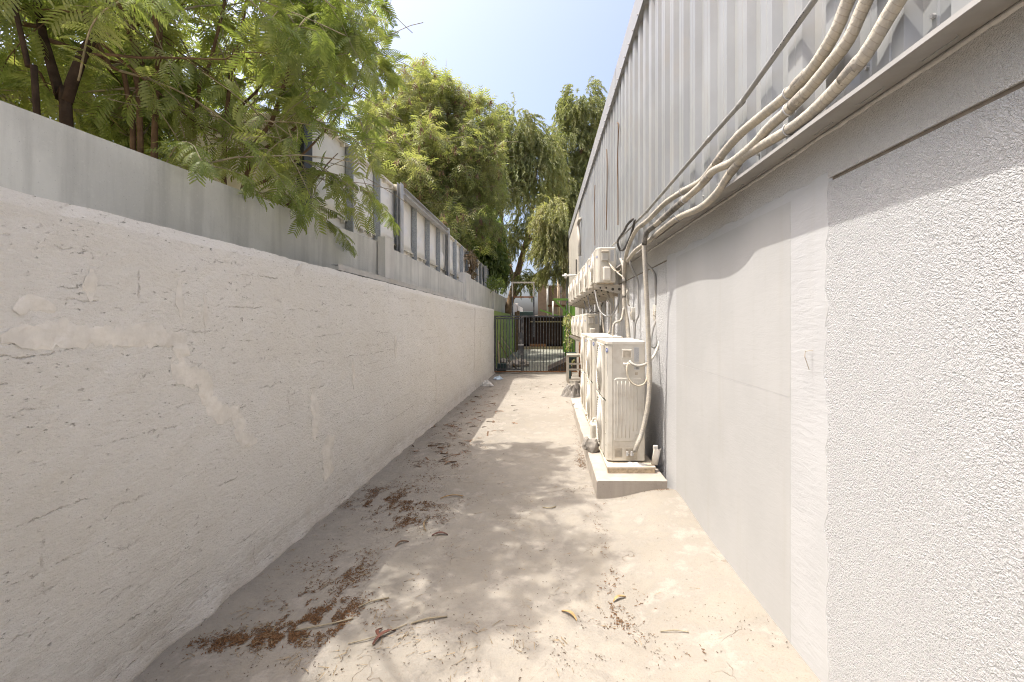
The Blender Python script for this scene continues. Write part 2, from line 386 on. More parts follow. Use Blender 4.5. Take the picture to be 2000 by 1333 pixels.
def smooth_path(pts, step=.03):
    P = [Vector(p) for p in pts]; P = [P[0] * 2 - P[1]] + P + [P[-1] * 2 - P[-2]]; out = []
    for i in range(1, len(P) - 2):
        n = max(2, int((P[i+1] - P[i]).length / step))
        for k in range(n):
            t = k / n; a, b, c, d = P[i-1], P[i], P[i+1], P[i+2]
            out.append(.5 * ((2*b) + (c-a)*t + (2*a-5*b+4*c-d)*t*t + (3*b-a-3*c+d)*t*t*t))
    out.append(P[-2]); return out
def ground_pt(px, py):                   # where a spot of the paving lies
    Y = FPX * CAMH / (py - VY); X = (px - VX) * Y / FPX; return X, Y
def at(px, py, Y): return Vector(((px - VX) * Y / FPX, Y, CAMH + (VY - py) * Y / FPX))
def WX(y): return 1.262 - .012 * y       # face of the right-hand wall
def LX(y): return -2.04 + .0168 * y      # face of the left-hand wall
def LTOP(y): return 2.215 - .006 * y
def onwall(px, py, out):                 # a spot a given distance out from the right-hand wall
    Y = (1.262 - out) * FPX / (px - VX + .012 * FPX); return Vector((WX(Y) - out, Y, CAMH + (VY - py) * Y / FPX))
def nf(x, y, z=0): return noise.noise(Vector((x, y, z)))
def sstep(t): t = max(0, min(1, t)); return t * t * (3 - 2 * t)
def gh(x, y):
    h = .010 * nf(x * 1.3, y * 1.3) + .004 * nf(x * 5, y * 5)
    h += .075 * sstep((x - .5) / .62) * sstep((4.7 - y) / .5) + .045 * sstep((x - .6) / .5) * sstep(1 - abs(y - 4.2) / .8)
    return h

# ------------------------------------------------------------------ ground
mb = MB().add([(-900,-900,-.06),(900,-900,-.06),(900,1200,-.06),(-900,1200,-.06)], [(0,1,2,3)])
tag(link('ground', mesh('ground', mb, 'earth')), kind='structure')
xs = np.linspace(-2.6, 1.7, 110); ys = np.concatenate([np.arange(-4, 7, .045), np.arange(7, 18, .12)])
mb = MB(); mb.v = [(x, y, gh(x, y)) for y in ys for x in xs]; nx = len(xs)
mb.f = [(j*nx+i, j*nx+i+1, (j+1)*nx+i+1, (j+1)*nx+i) for j in range(len(ys)-1) for i in range(nx-1)]
tag(link('alley_pavement', mesh('alley_pavement', mb, 'alley_concrete', True)), kind='structure')

# ------------------------------------------------------------------ left plastered wall
def wall_x(y, z): return LX(y) + .014 * nf(y * 1.1, z * 1.3, 2) + .006 * nf(y * 6, z * 6, 4) + .0035 * nf(y * 21, z * 21, 8)
lw = thing('plastered_wall', (-2.15, 6, 0), 'long cream wall of rough plaster along the left of the alley', 'wall')
mb = MB(); ys = np.concatenate([np.arange(-4, 8, .06), np.arange(8, 15.15, .1)]); nzv = 40; rows = []
for y in ys:
    top = LTOP(y) + .012 * nf(y * 3, 3) + .009 * nf(y * 17, 5)
    col = []
    for k in range(nzv + 1):
        t = k / nzv; z = -.05 + (top + .05) * t
        foot = .03 * sstep((.10 - z) / .1) * (1 + nf(y * 4, 9))
        col.append((wall_x(y, z) + foot - (.012 * (1 - .5*nf(y*9,1)) if k == nzv else 0), y, z))
    col.append((LX(y) - .19, y, top - .004)); col.append((LX(y) - .19, y, -.05)); rows.append(col)
m = len(rows[0]); mb.v = [p for c in rows for p in c]
mb.f = [(i*m+k, i*m+k+1, (i+1)*m+k+1, (i+1)*m+k) for i in range(len(rows)-1) for k in range(m-1)]
mb.f += [tuple(range(m)), tuple(range((len(rows)-1)*m, len(rows)*m))[::-1]]
o = part('wall_body', mb, 'left_plaster', lw); 
def smear(pts, wd, X=None, sgn=1, seed=0, th=.0015):
    P = smooth_path([(p[0], p[1], 0) for p in pts], .02); n = len(P); mb = MB(); SS = (-1, -.8, -.3, .3, .8, 1); k_ = len(SS)
    for i in range(n):
        t = (P[min(i+1,n-1)] - P[max(i-1,0)]).normalized(); q = Vector((-t.y, t.x, 0)); e = min(1, min(i, n-1-i) / 5 + .3)
        for s in SS:
            ww = wd * .5 * s * e * (1 + .9 * nf(i * .16 + seed, s * 2, seed) + .8 * nf(i * .7, s * 3 + seed, seed + 4))
            y, z = P[i].x + q.x * ww + .006*nf(i*.5, s, seed), P[i].y + q.y * ww
            mb.v.append((X(y, z) + sgn * (.0022 if abs(s) < 1 else .0004), y, z))
    mb.f = [(i*k_+k, i*k_+k+1, (i+1)*k_+k+1, (i+1)*k_+k) for i in range(n-1) for k in range(k_-1)]
    return mb
def lwp(px, py):          # spot on the left wall face -> (y, z)
    Y = -2.04 * FPX / (px - VX - .0168 * FPX); return (Y, CAMH + (VY - py) * Y / FPX)
for k, (path, wd) in enumerate((
    ([(0,665),(90,655),(200,655),(340,660),(350,700),(355,735),(395,738),(408,775),(425,805),(462,808),(472,850),(505,862)], .10),
    ([(180,525),(178,590)], .06), ([(350,545),(352,620)], .05), ([(398,570),(400,640)], .03), ([(575,540),(590,515)], .05),
    ([(612,760),(614,860)], .09), ([(638,850),(640,900),(632,940)], .17), ([(850,730),(852,760),(849,790)], .11), ([(927,600),(926,740)], .13),
    ([(940,640),(938,680)], .08), ([(30,610),(60,590),(110,605)], .09), ([(690,700),(692,760)], .06), ([(770,655),(772,700)], .08))):
    part('plaster_repair', smear([lwp(*p) for p in path], wd, X=lambda y, z: wall_x(y, z), seed=k * 3.1), 'repair', lw)

# ------------------------------------------------------------------ concrete panel wall behind it
cw = thing('concrete_panel_wall', (-2.5, 8, 0), 'grey precast concrete panel wall standing behind the cream plastered wall', 'wall')
def slab(x0, y0, x1, y1, th, z0, z1a, z1b, n=1):
    mb = MB(); V = [(x0,y0),(x1,y1),(x1-th,y1),(x0-th,y0)]; Z = [z1a,z1b,z1b,z1a]
    return mb.add([(a,b,z0) for a,b in V] + [(a,b,z) for (a,b),z in zip(V,Z)], [(3,2,1,0),(4,5,6,7),(0,1,5,4),(1,2,6,5),(2,3,7,6),(3,0,4,7)])
part('panel', slab(-3.32, -4, -2.30, 6.32, .14, -.05, 2.79, 2.80), 'concrete', cw)
part('panel', slab(-2.25, 6.50, -2.25, 12.10, .12, -.05, 2.765, 2.735), 'concrete', cw)
part('panel', slab(-2.22, 12.84, -2.20, 18.02, .12, -.05, 2.97, 2.95), 'concrete', cw)
part('panel', slab(-2.20, 18.42, -2.17, 24.8, .12, -.05, 2.95, 2.95), 'concrete', cw)
part('panel', slab(-2.17, 25.2, -2.1, 38, .12, -.05, 2.95, 2.9), 'concrete', cw)
mb = MB().box(-2.30,-2.20,6.15,6.50,-.05,2.86); part('post', mb, 'concrete_post', cw)
mb = MB().box(-2.47,-2.302,6.33,6.47,-.05,2.85).box(-2.53,-2.472,6.12,6.50,-.05,2.86); part('post', mb, 'concrete_post', cw)
for y0, y1, x, z in ((12.1,12.84,-2.17,3.03),(18.02,18.42,-2.14,3.02),(24.8,25.2,-2.10,3.02),(31.5,31.9,-2.05,3.02)):
    part('post', MB().box(x-.2, x, y0, y1, -.05, z), 'concrete_post', cw)
# steel channel lying on the wall top
mb = MB(); A = Vector((LX(4.32)-.055, 4.32, 2.20)); B = Vector((LX(11.2)-.10, 11.2, 2.165))
for (o1, z0, z1) in ((-.035,.0,.006),(-.035,.049,.055)): mb.bar(A+Vector((0,0,(z0+z1)/2)), B+Vector((0,0,(z0+z1)/2)), .07, .006)
mb.bar(A+Vector((.033,0,.0275)), B+Vector((.033,0,.0275)), .004, .0425)
single('steel_channel', mb, 'galv_frame', 'long hollow steel channel lying along the top of the cream wall', 'channel')

# ------------------------------------------------------------------ panel tank behind
TX = -2.75
tk = thing('panel_tank', (-3.5, 14, 0), 'white moulded panel tank with grey steel ribs behind the concrete wall', 'tank')
def tank_panel():
    n = 18; mb = MB()
    for j in range(n+1):
        for i in range(n+1):
            u = i / n; v = j / n; h = 0.0
            arch = .08 + .36 * max(0, 1 - ((u - .5) / .33) ** 2) - v            # arched bulge low on the panel
            h += .05 * sstep(arch / .07) * (v > .03)
            cres = 1 - (((u - .55) / .22) ** 2 + ((v - .74) / .06) ** 2)
            h += .02 * sstep(cres)
            h += .012 * math.sin(math.pi * u) * math.sin(math.pi * v)
            mb.v.append((h, u * .995, v * .995))
    mb.f = [(j*(n+1)+i, j*(n+1)+i+1, (j+1)*(n+1)+i+1, (j+1)*(n+1)+i) for j in range(n) for i in range(n)]
    return mesh('panel', mb, 'frp_panel', True)
pm = tank_panel()
for k in range(19):
    for r in range(2): link('panel', pm, tk, Vector((TX, 5.22 + k, 2.078 + r)) - tk.location)
ribm = mesh('rib', MB().box(0,.07,-.05,.05,0,2.0).box(.004,.10,-.05,-.042,0,2.0), 'galv')
for k in range(1, 20): link('rib', ribm, tk, Vector((TX + .012, 5.21 + k, 2.08)) - tk.location)
part('corner_post', MB().box(TX-.02,TX+.06,5.02,5.2,.0,4.1), 'dark_steel', tk)
part('flange', MB().box(TX-.02,TX+.045,5.2,24.2,3.062,3.092), 'frp_cream', tk)
part('flange', MB().box(TX-.04,TX+.06,5.2,24.2,4.075,4.105), 'frp_cream', tk)
ln = mesh('flange_lug', MB().box(0,.05,0,.03,-.045,0), 'frp_cream')
for k in range(60):
    link('flange_lug', ln, tk, Vector((TX + .005, 5.4 + k * .31, 4.073)) - tk.location)
    if k < 16: link('flange_lug', ln, tk, Vector((TX + .005, 5.4 + k * .31, 3.06)) - tk.location)
part('end_wall', MB().box(-4.25,TX-.03,5.19,5.24,0,4.07), 'frp_cream', tk)
part('back_wall', MB().box(-4.25,-4.2,5.26,24.2,0,4.07), 'frp_cream', tk)
part('lower_skirt', MB().box(TX-.06,TX-.02,5.26,24.2,0,2.06), 'frp_cream', tk)
part('roof', MB().box(-4.3,TX-.05,5.26,24.2,4.08,4.12), 'frp_cream', tk)
# steel frame in front of the tank
fr = thing('post_and_rail', (-2.62, 10, 0), 'light grey steel post and rail frame in front of the white panel tank', 'frame')
for y in (8.10, 11.95):
    mb = MB().box(-2.66,-2.652,y-.08,y+.08,0,4.17).box(-2.60,-2.592,y-.08,y+.08,0,4.17).box(-2.651,-2.601,y-.005,y+.005,0,4.16); part('post', mb, 'galv_frame', fr)
part('post', MB().box(-2.64,-2.54,18.9,19.06,0,4.05), 'galv_frame', fr)
mb = MB().box(-2.68,-2.56,8.19,11.86,4.10,4.112).box(-2.68,-2.56,8.19,11.86,3.99,4.002).box(-2.625,-2.617,8.19,11.86,4.003,4.099); part('rail', mb, 'galv_frame', fr)
part('outrigger', MB().bar((-2.67,8.1,4.10),(-3.3,8.1,4.14),.07,.09), 'frp_cream', fr)

# ------------------------------------------------------------------ right-hand building
BG = thing('building', (2.0, 8, 0), 'building with grey corrugated cladding above a white stucco wall along the right', 'building')
def wallslab(y0, y1, z0, z1, out0, out1, n=1):
    mb = MB(); V = [(WX(y0)-out1,y0),(WX(y1)-out1,y1),(WX(y1)-out0,y1),(WX(y0)-out0,y0)]
    return mb.add([(a,b,z0) for a,b in V]+[(a,b,z1) for a,b in V], [(0,1,2,3),(7,6,5,4),(4,5,1,0),(5,6,2,1),(6,7,3,2),(7,4,0,3)])
part('lower_wall', wallslab(-4, 14.6, -.05, 2.318, -.25, 0), 'stucco', BG)
part('upper_wall', wallslab(-4, 14.6, 2.336, 2.60, -.25, 0), 'stucco_upper', BG)
part('groove', wallslab(-3.9, 14.5, 2.30, 2.35, -.24, -.010), 'groove_dark', BG)
def patch(y0, y1, z0, z1, out, seed, jit=.05):
    n = 110; P = []
    for k in range(n): P.append((y0 + (y1-y0)*k/n, z0))
    for k in range(n): P.append((y1, z0 + (z1-z0)*k/n))
    for k in range(n): P.append((y1 - (y1-y0)*k/n, z1))
    for k in range(n): P.append((y0, z1 - (z1-z0)*k/n))
    cy, cz = (y0+y1)/2, (z0+z1)/2; mb = MB(); q = []
    for i, (y, z) in enumerate(P):
        j = jit * (nf(y*3+seed, z*3, seed) + .6*nf(y*11, z*11+seed, seed))
        y2 = y + j * (1 if y > cy else -1) * (abs(z-z0) > 1e-6); z2 = z + (j * .5 if abs(z - z1) < 1e-6 else 0)
        q.append((y2, max(z2, z0)))
    m = len(q)
    mb.v = [(WX(y) + .01, y, z) for y, z in q] + [(WX(cy+(y-cy)*.985) - out, cy+(y-cy)*.985, cz+(z-cz)*.992) for y, z in q]
    mb.f = [(i, (i+1) % m, m+(i+1) % m, m+i) for i in range(m)] + [tuple(range(m, 2*m))[::-1]]
    return mb
part('plaster_patch', patch(2.0, 4.62, -.05, 2.372, .0015, 3, .05), 'trowelled', BG, label='trowelled plaster patch on the stucco wall')
part('panel', wallslab(2.31, 4.28, 1.3165, 2.315, .0, .0023), 'smooth_panel', BG)
part('panel', wallslab(2.31, 4.28, .03, 1.314, .0, .0021), 'smooth_panel', BG)
part('wall_hook', MB().tube([(WX(2.12),2.12,1.57),(WX(2.12)-.035,2.125,1.565),(WX(2.12)-.04,2.12,1.54),(WX(2.12)-.022,2.115,1.48)], .002, 5), 'ac_metal', BG)
# sill flashing with its mortar seam
mb = MB(); prof = [(.0,2.556),(.15,2.532),(.152,2.514),(.148,2.514),(.1465,2.527),(.0,2.548)]
ysf = np.arange(-4, 14.61, .31); m = len(prof)
for y in ysf: mb.v += [(WX(y)-a-.002*nf(y*2,1), y, z+.003*nf(y*2.3,7)) for a, z in prof]
mb.f = [(i*m+k, i*m+(k+1)%m, (i+1)*m+(k+1)%m, (i+1)*m+k) for i in range(len(ysf)-1) for k in range(m)]
part('sill_flashing', mb, 'flashing', BG)
mb = MB(); ysf = np.arange(-4, 14.6, .04)
for y in ysf:
    z = 2.530 + .008*nf(y*6,2) + .006*nf(y*19,4); mb.v += [(WX(y)-.001,y,z-.002),(WX(y)-.007,y,z+.003),(WX(y)-.007,y,2.545),(WX(y)+.0,y,2.547)]
mb.f = [(i*4+k, i*4+k+1, (i+1)*4+k+1, (i+1)*4+k) for i in range(len(ysf)-1) for k in range(3)]
part('mortar_seam', mb, 'mortar', BG, True)
# corrugated sheets, four ribs each
def sheet_mesh():
    PIT, SW = .29, 1.16; prof = []
    for k in range(4):
        y = k * PIT; prof += [(y, .03), (y+.05, .03), (y+.056,.034), (y+.062,.03), (y+.112,.03), (y+.137,.073), (y+.187,.073), (y+.1935,.069), (y+.2,.073), (y+.255,.073), (y+.28,.03)]
    prof.append((SW+.018, .033)); mb = MB(); n = len(prof)
    for z in (2.54, 5.45): mb.v += [(-o, y, z) for y, o in prof] + [(-o+.004, y, z) for y, o in prof]
    for i in range(n-1): mb.f += [(i, i+1, 2*n+i+1, 2*n+i), (n+i+1, n+i, 3*n+i, 3*n+i+1), (i+1, i, n+i, n+i+1)]
    mb.f += [(0, 2*n, 3*n, n), (n-1, 2*n-1, 4*n-1, 3*n-1)]
    return mesh('cladding_sheet', mb, 'cladding')
sm = sheet_mesh(); rz = math.atan(.012)
for k in range(-4, 11):
    y = 2.22 + 1.16 * k
    o = link('cladding_sheet', sm, BG, Vector((WX(y) - (.009 if k % 2 else 0), y, 0)) - BG.location); o.rotation_euler.z = rz
bm_ = MB().cyl((0,0,0),(-1,0,0),.013,.004,12).cyl((-.004,0,0),(-1,0,0),.008,.012,6); boltm = mesh('bolt', bm_, 'galv_frame')
for k in range(-3, 45):
    y = 1.42 + .29 * k
    if k < 16: link('bolt', boltm, BG, Vector((WX(y) - .034, y, 2.655)) - BG.location)
    link('bolt', boltm, BG, Vector((WX(y) - .112, y, 5.405)) - BG.location)
mb = MB(); prof = [(.03,5.36),(.105,5.36),(.118,5.345),(.121,5.345),(.112,5.37),(.112,5.70),(.06,5.745),(-.3,5.76),(-.3,5.73)]; m = len(prof)
for y in (-4, 14.6, 22.4): mb.v += [(WX(y)-a, y, z) for a, z in prof]
mb.f = [(i*m+k, i*m+(k+1)%m, (i+1)*m+(k+1)%m, (i+1)*m+k) for i in range(2) for k in range(m)]; part('roof_trim', mb, 'trim', BG)
jm = mesh('trim_joint', MB().box(-.004,0,-.02,.02,5.372,5.695), 'trim')
for y in (1.2, 4.2, 7.2, 10.2, 13.2): link('trim_joint', jm, BG, Vector((WX(y)-.1125, y, 0)) - BG.location)
part('end_wall_section', wallslab(14.62, 22.3, -.05, 5.37, -.25, .10), 'beige_wall', BG)
part('roof', MB().box(1.45,12,-4,22.3,5.65,5.72), 'trim', BG)
part('far_wall', MB().box(1.3,12,22.05,22.28,-.05,5.6), 'beige_wall', BG)
part('rear_wall', MB().box(1.3,12,-4,-3.8,-.05,5.6), 'beige_wall', BG)
part('back_wall', MB().box(11.8,12,-3.75,22.0,-.05,5.6), 'beige_wall', BG)

# ------------------------------------------------------------------ pipes on the cladding
def c5(lst, outs):
    n = len(lst); r = []
    for i, (a, b) in enumerate(lst):
        t = i / (n - 1); o = outs[0] + (outs[1] - outs[0]) * t if len(outs) == 2 else outs[i]
        r.append(onwall(1150 + a / 2.563, b / 2.563, o))
    return r
def ext(p): # run on behind the viewer
    d = (p[0] - p[1]).normalized(); d.x = 0; d.z *= .6; return [p[0] + d * (.28 * k) for k in range(9, 0, -1)] + p
def pipe(name, pts, r, mat, label, cat, step=.03, rip=.05, seg=12, group=None):
    base = Vector(pts[len(pts)//2]); t = thing(name, base, label, cat, group)
    part('pipe_run', MB().tube(smooth_path(pts, step), r, seg, True, rip), mat, t, True); return t
def strap(t, p, d, r):
    part('strap', MB().ring(p, d, r + .003, .004, 16, 4), 'galv_frame', t, True)
P1 = ext(c5([(1300,0),(1240,150),(1130,330),(1000,470),(880,570),(760,670),(680,760),(620,840),(560,910),(470,960),(380,1020),(300,1100),(240,1150),(205,1220),(185,1290)], (.125,.16)))
P1 += [at(1219,540,6.30), at(1219,575,6.28)]
P2 = ext(c5([(1390,0),(1300,200),(1200,330),(1100,450),(1000,550),(900,640),(830,720),(720,810),(620,860),(560,930),(480,1000),(400,1070),(330,1130)], (.11,.20)))
P2b = c5([(400,1070),(330,1130),(290,1170),(276,1215)], (.20,.21)) 
P3 = ext(c5([(1550,0),(1460,150),(1380,280),(1250,430),(1120,560),(1000,650),(850,740),(760,800),(700,880),(640,970),(560,1040),(450,1090),(380,1140),(290,1215),(235,1255),(195,1305)], (.115,.19)))
t1 = pipe('wrapped_pipe', P1, .0245, 'wrap', 'uppermost of three cream tape-wrapped pipes on the cladding', 'pipe', group='tape-wrapped pipes on the cladding')
t2 = pipe('wrapped_pipe', P2, .024, 'wrap', 'middle one of three cream tape-wrapped pipes, black taped at its far end', 'pipe', group='tape-wrapped pipes on the cladding')
t3 = pipe('wrapped_pipe', P3, .0245, 'wrap', 'lowest of three cream tape-wrapped pipes, just above the sill flashing', 'pipe', group='tape-wrapped pipes on the cladding')
for t, pts, idx, r in ((t1,P1,(12,18),.0245),(t2,P2,(13,19),.024),(t3,P3,(14,20),.0245)):
    for i in idx: strap(t, pts[i], pts[i+1]-pts[i-1], r)
for t, pts, idx in ((t1, P1, (11, 15, 20)), (t2, P2, (12, 17)), (t3, P3, (11, 16, 21))):
    for i in idx:
        a_, b_ = Vector(pts[i]), Vector(pts[i+1]); c_ = a_.lerp(b_, .5); dd_ = (b_ - a_).normalized()
        part('tape_patch', MB().tube([c_ - dd_*.05, c_ - dd_*.02, c_ + dd_*.02, c_ + dd_*.045], .0262, 12, True, .04), 'wrap_grey', t, True)
drop = [P2[-3], P2[-2], P2[-1], at(1263,455,4.46), at(1258,478,4.54)]
part('black_tape', MB().tube(smooth_path(drop, .03), .0255, 12, True, .06), 'wrap_dark', t2, True)
drop2 = [at(1258,476,4.54), at(1260,520,4.56), at(1264,600,4.60), at(1267,680,4.63), at(1269,740,4.65), at(1264,800,4.65), at(1254,845,4.66), at(1246,866,4.64), at(1240,882,4.66)]
part('pipe_drop', MB().tube(smooth_path(drop2, .02), .0235, 12, True, .07), 'wrap', t2, True)
# second drop, to the farther units
dB = [at(1219,510,6.33), at(1219,575,6.28), at(1220,600,6.28), at(1225,630,6.25), at(1228,665,6.2)]
t4 = pipe('wrapped_pipe', dB, .028, 'wrap', 'tape-wrapped vertical pipe with black tape bands beside the nearest wall-hung condenser', 'pipe')
for py in (549, 578): part('tape_band', MB().tube([at(1219,py-4,6.285), at(1219,py+4,6.28)], .0315, 12, True), 'wrap_dark', t4, True)
part('branch', MB().tube(smooth_path([at(1218,602,6.26), at(1213,625,6.22), at(1200,632,6.2), at(1197,648,6.2), at(1196,668,6.2)], .02), .015, 8, True, .05), 'wrap', t4, True)
CD = c5([(1130,0),(760,520),(600,700),(290,1060),(120,1230)], (.115,.125))
CD = [Vector((WX(-1.5)-.115, -1.5, CD[0].z + (CD[0].z-CD[1].z)/(CD[0].y-CD[1].y)*(-1.5-CD[0].y)))] + CD
tc = thing('conduit', CD[2], 'straight grey plastic conduit climbing along the cladding above the wrapped pipes', 'conduit')
part('tube', MB().tube(CD, .0145, 12), 'conduit', tc, True)
for i in (2, 3, 4): part('coupling', MB().tube([CD[i]-(CD[i+1]-CD[i]).normalized()*.03, CD[i]+(CD[i+1]-CD[i]).normalized()*.03], .017, 12), 'conduit', tc, True)
d = (CD[2]-CD[1]).normalized(); mk = MB()
def marks(t0, n):
    for k in range(n):
        if random.random() < .2: continue
        p = CD[1] + d * (t0 + k * .009); q = Vector((-1, -.35, -.35)); q = (q - d*q.dot(d)).normalized(); e = d.cross(q)
        c = p + q * .0148; h = random.uniform(.0018,.0035); wl_ = random.uniform(.002,.0032)
        mk.add([c-d*wl_-e*h, c+d*wl_-e*h, c+d*wl_+e*h, c-d*wl_+e*h], [(0,1,2,3)])
marks(.06, 34); tag(part('printed_marks', mk, 'black_print', tc), kind='stuff')
# cables dropping from the bundle end to the condensers
def cable(pts, r, mat, label, cat='cable', group=None): return single('cable', MB().tube(smooth_path(pts, .02), r, 7), mat, label, cat, group, True)
cable([at(1236,428,5.6), at(1225,440,5.8), at(1219,452,6.0), at(1207,470,6.3), at(1208,482,6.5), at(1212,489,6.5)], .016, 'cable_black', 'black cable looping down behind the nearest wall-hung condenser')
cable([at(1240,430,5.5), at(1234,455,5.7), at(1228,470,5.9), at(1218,488,6.3), at(1210,488,6.6)], .016, 'cable_black', 'black cable swinging from the wrapped pipes to the condenser back')
cable([at(1232,505,5.85), at(1231,515,5.85), at(1238,532,5.85), at(1246,550,5.85), at(1247,585,5.85), at(1247,615,5.85), at(1241,632,5.85), at(1239,668,5.85)], .014, 'conduit', 'thin grey conduit bending down the wall between two junction boxes', 'conduit')
cable([at(1257,490,5.0), at(1258,508,5.0), at(1266,519,5.02), at(1277,532,5.03), at(1280,545,5.03), at(1281,570,5.04), at(1282,596,5.04)], .014, 'conduit', 'grey conduit bending down into the largest junction box', 'conduit')
cable([at(1212,506,6.4), at(1217,520,6.3), at(1217,534,6.3)], .02, 'wrap', 'short wrapped pipe end beside the nearest condenser back', 'pipe')
# junction boxes on the wall
def jbox(px0, px1, py0, py1, Y, label):
    a = at(px0, py1, Y); b = at(px1, py0, Y); t = thing('junction_box', (a.x/2+b.x/2, Y+.04, a.z), label, 'junction box', 'junction boxes on the stucco wall')
    lpart('box', shift(rbox(b.x-a.x, .11, b.z-a.z, .006), (0, .05, 0)), 'grey_plastic', t, True)
    lpart('gland', MB().cyl((0,.03,.002),(0,0,-1),.014,.03,10), 'grey_plastic', t, True)
    lpart('wire', MB().tube(smooth_path([(-.03,-.008,.11),(-.055,-.01,.10),(-.05,-.012,.075),(-.06,-.01,.06),(-.03,-.008,.045)],.01), .005, 6), 'cable_cream', t, True)
    return t
jbox(1281,1294,595,626,5.03, 'largest grey junction box, on the wall right of the long wrapped drop pipe')
jbox(1235,1245,601,625,6.15, 'small grey junction box between the two vertical wrapped pipes')
jbox(1226,1235,563,587,6.6, 'highest grey junction box, right beside the nearest wall-hung condenser')
cable([at(1291,625,5.04), at(1291,645,5.0), at(1288,668,4.95), at(1280,690,4.9), at(1270,704,4.82), at(1258,713,4.72), at(1244,715,4.68), at(1234,711,4.68), at(1229,706,4.70)], .0145, 'grey_plastic', 'thick grey cable sweeping from the junction box to the big condenser')
cable([at(1282,625,5.06), at(1275,645,5.04), at(1272,668,5.02), at(1275,679,5.0), at(1280,677,5.0), at(1284,660,5.02), at(1286,626,5.06)], .0115, 'conduit', 'grey cable hanging in a narrow loop under the largest junction box')
cable([at(1227,708,4.70), at(1224,722,4.68), at(1227,738,4.67), at(1235,749,4.66), at(1247,754,4.66), at(1259,749,4.66), at(1264,735,4.68), at(1265,716,4.70), at(1266,700,4.75)], .0085, 'cable_cream', 'thin cream cable hanging in a round loop on the big condenser')
cable([at(1231,584,6.6), at(1232,594,6.6), at(1229,597,6.58), at(1226,592,6.56), at(1224,570,6.56)], .011, 'grey_plastic', 'short cable curling out under the highest junction box')
# ------------------------------------------------------------------ plinth and tall condensers
pl = MB(); n = 24
for i in range(n+1):
    y = 4.38 + 4.05 * i / n; j = .012 * nf(y*3, 1)
    pl.v += [(.468+j, y, -.04), (.474+j, y, .166), (.485+j, y, .173+.003*nf(y*4,2)), (WX(y)-.06, y, .172), (WX(y)-.06, y, -.04)]
pl.f = [(i*5+k, (i+1)*5+k, (i+1)*5+k+1, i*5+k+1) for i in range(n) for k in range(4)] + [(0,1,2,3,4), tuple(n*5+k for k in range(4,-1,-1))]
plinth = single('concrete_plinth', pl, 'plinth_concrete', 'low concrete plinth against the right wall carrying the tall condensers', 'plinth')

def grille(t, y0, z0, r, x, name='fan_grille'):
    mb = MB(); k = 0; rr = r
    while rr > .05: mb.ring((x-.004-.018*math.sqrt(max(0,1-(rr/r)**2)), y0, z0), (-1,0,0), rr, .0046, 40, 4); rr -= .025
    for a in range(8):
        e = Vector((0, math.cos(a*math.pi/4), math.sin(a*math.pi/4)))
        c0 = Vector((x-.02, y0, z0)); mb.tube([c0+e*.04, c0+e*r*.6+Vector((.005,0,0)), Vector((x-.003,y0,z0))+e*r], .004, 5)
    mb.cyl((x-.016,y0,z0),(-1,0,0),.05,.008,16)
    g = lpart(name, mb, 'ac_grille', t, True)
    lpart('fan_opening', MB().cyl((x+.0005,y0,z0),(-1,0,0),r*.99,.001,36), 'ac_dark', g)
    lpart('bell_mouth', MB().ring((x-.001,y0,z0),(-1,0,0),r+.006,.010,40,6), 'ac_body', g, True)
def badge(t, x, y, z, r, axis=(-1,0,0)):
    b = lpart('badge', MB().cyl((x,y,z),axis,r,.002,20), 'badge_blue', t)
    A = Vector(axis); s = A.cross(Vector((0,0,1))).normalized(); mb = MB()
    for dz in (-.45,0,.45):                       # white wave strokes across the disc
        mb.tube([Vector((x,y,z))+A*.0028+s*r*q*.7+Vector((0,0,r*(dz*.8+.14*math.sin(q*3)))) for q in (-1,-.5,0,.5,1)], r*.09, 4)
    lpart('emblem', mb, 'badge_white', b)
def rating(t, y, x0, x1, z0, z1, bar=True):
    s = lpart('rating_sticker', MB().box(x0,x1,y-.0012,y,z0,z1), 'sticker', t); mb = MB(); z = z1 - .01
    while z > z0 + .008:
        x = x0 + .004
        while x < x1 - .008:
            wd = random.uniform(.004,.014); mb.box(x, min(x+wd,x1-.004), y-.0018, y-.0013, z-.0028, z); x += wd + .003
        z -= .0075
    lpart('print', mb, 'grey_print', s)
def barcode(t, y, x0, x1, z0, z1):
    s = lpart('barcode_sticker', MB().box(x0,x1,y-.0012,y,z0,z1), 'white_sticker', t); mb = MB(); x = x0 + .004
    while x < x1 - .006:
        wd = random.choice((.002,.003,.005)); mb.box(x, x+wd, y-.0018, y-.0013, z0+.006, z1-.004); x += wd + random.choice((.002,.003,.004))
    lpart('bars', mb, 'black_print', s)
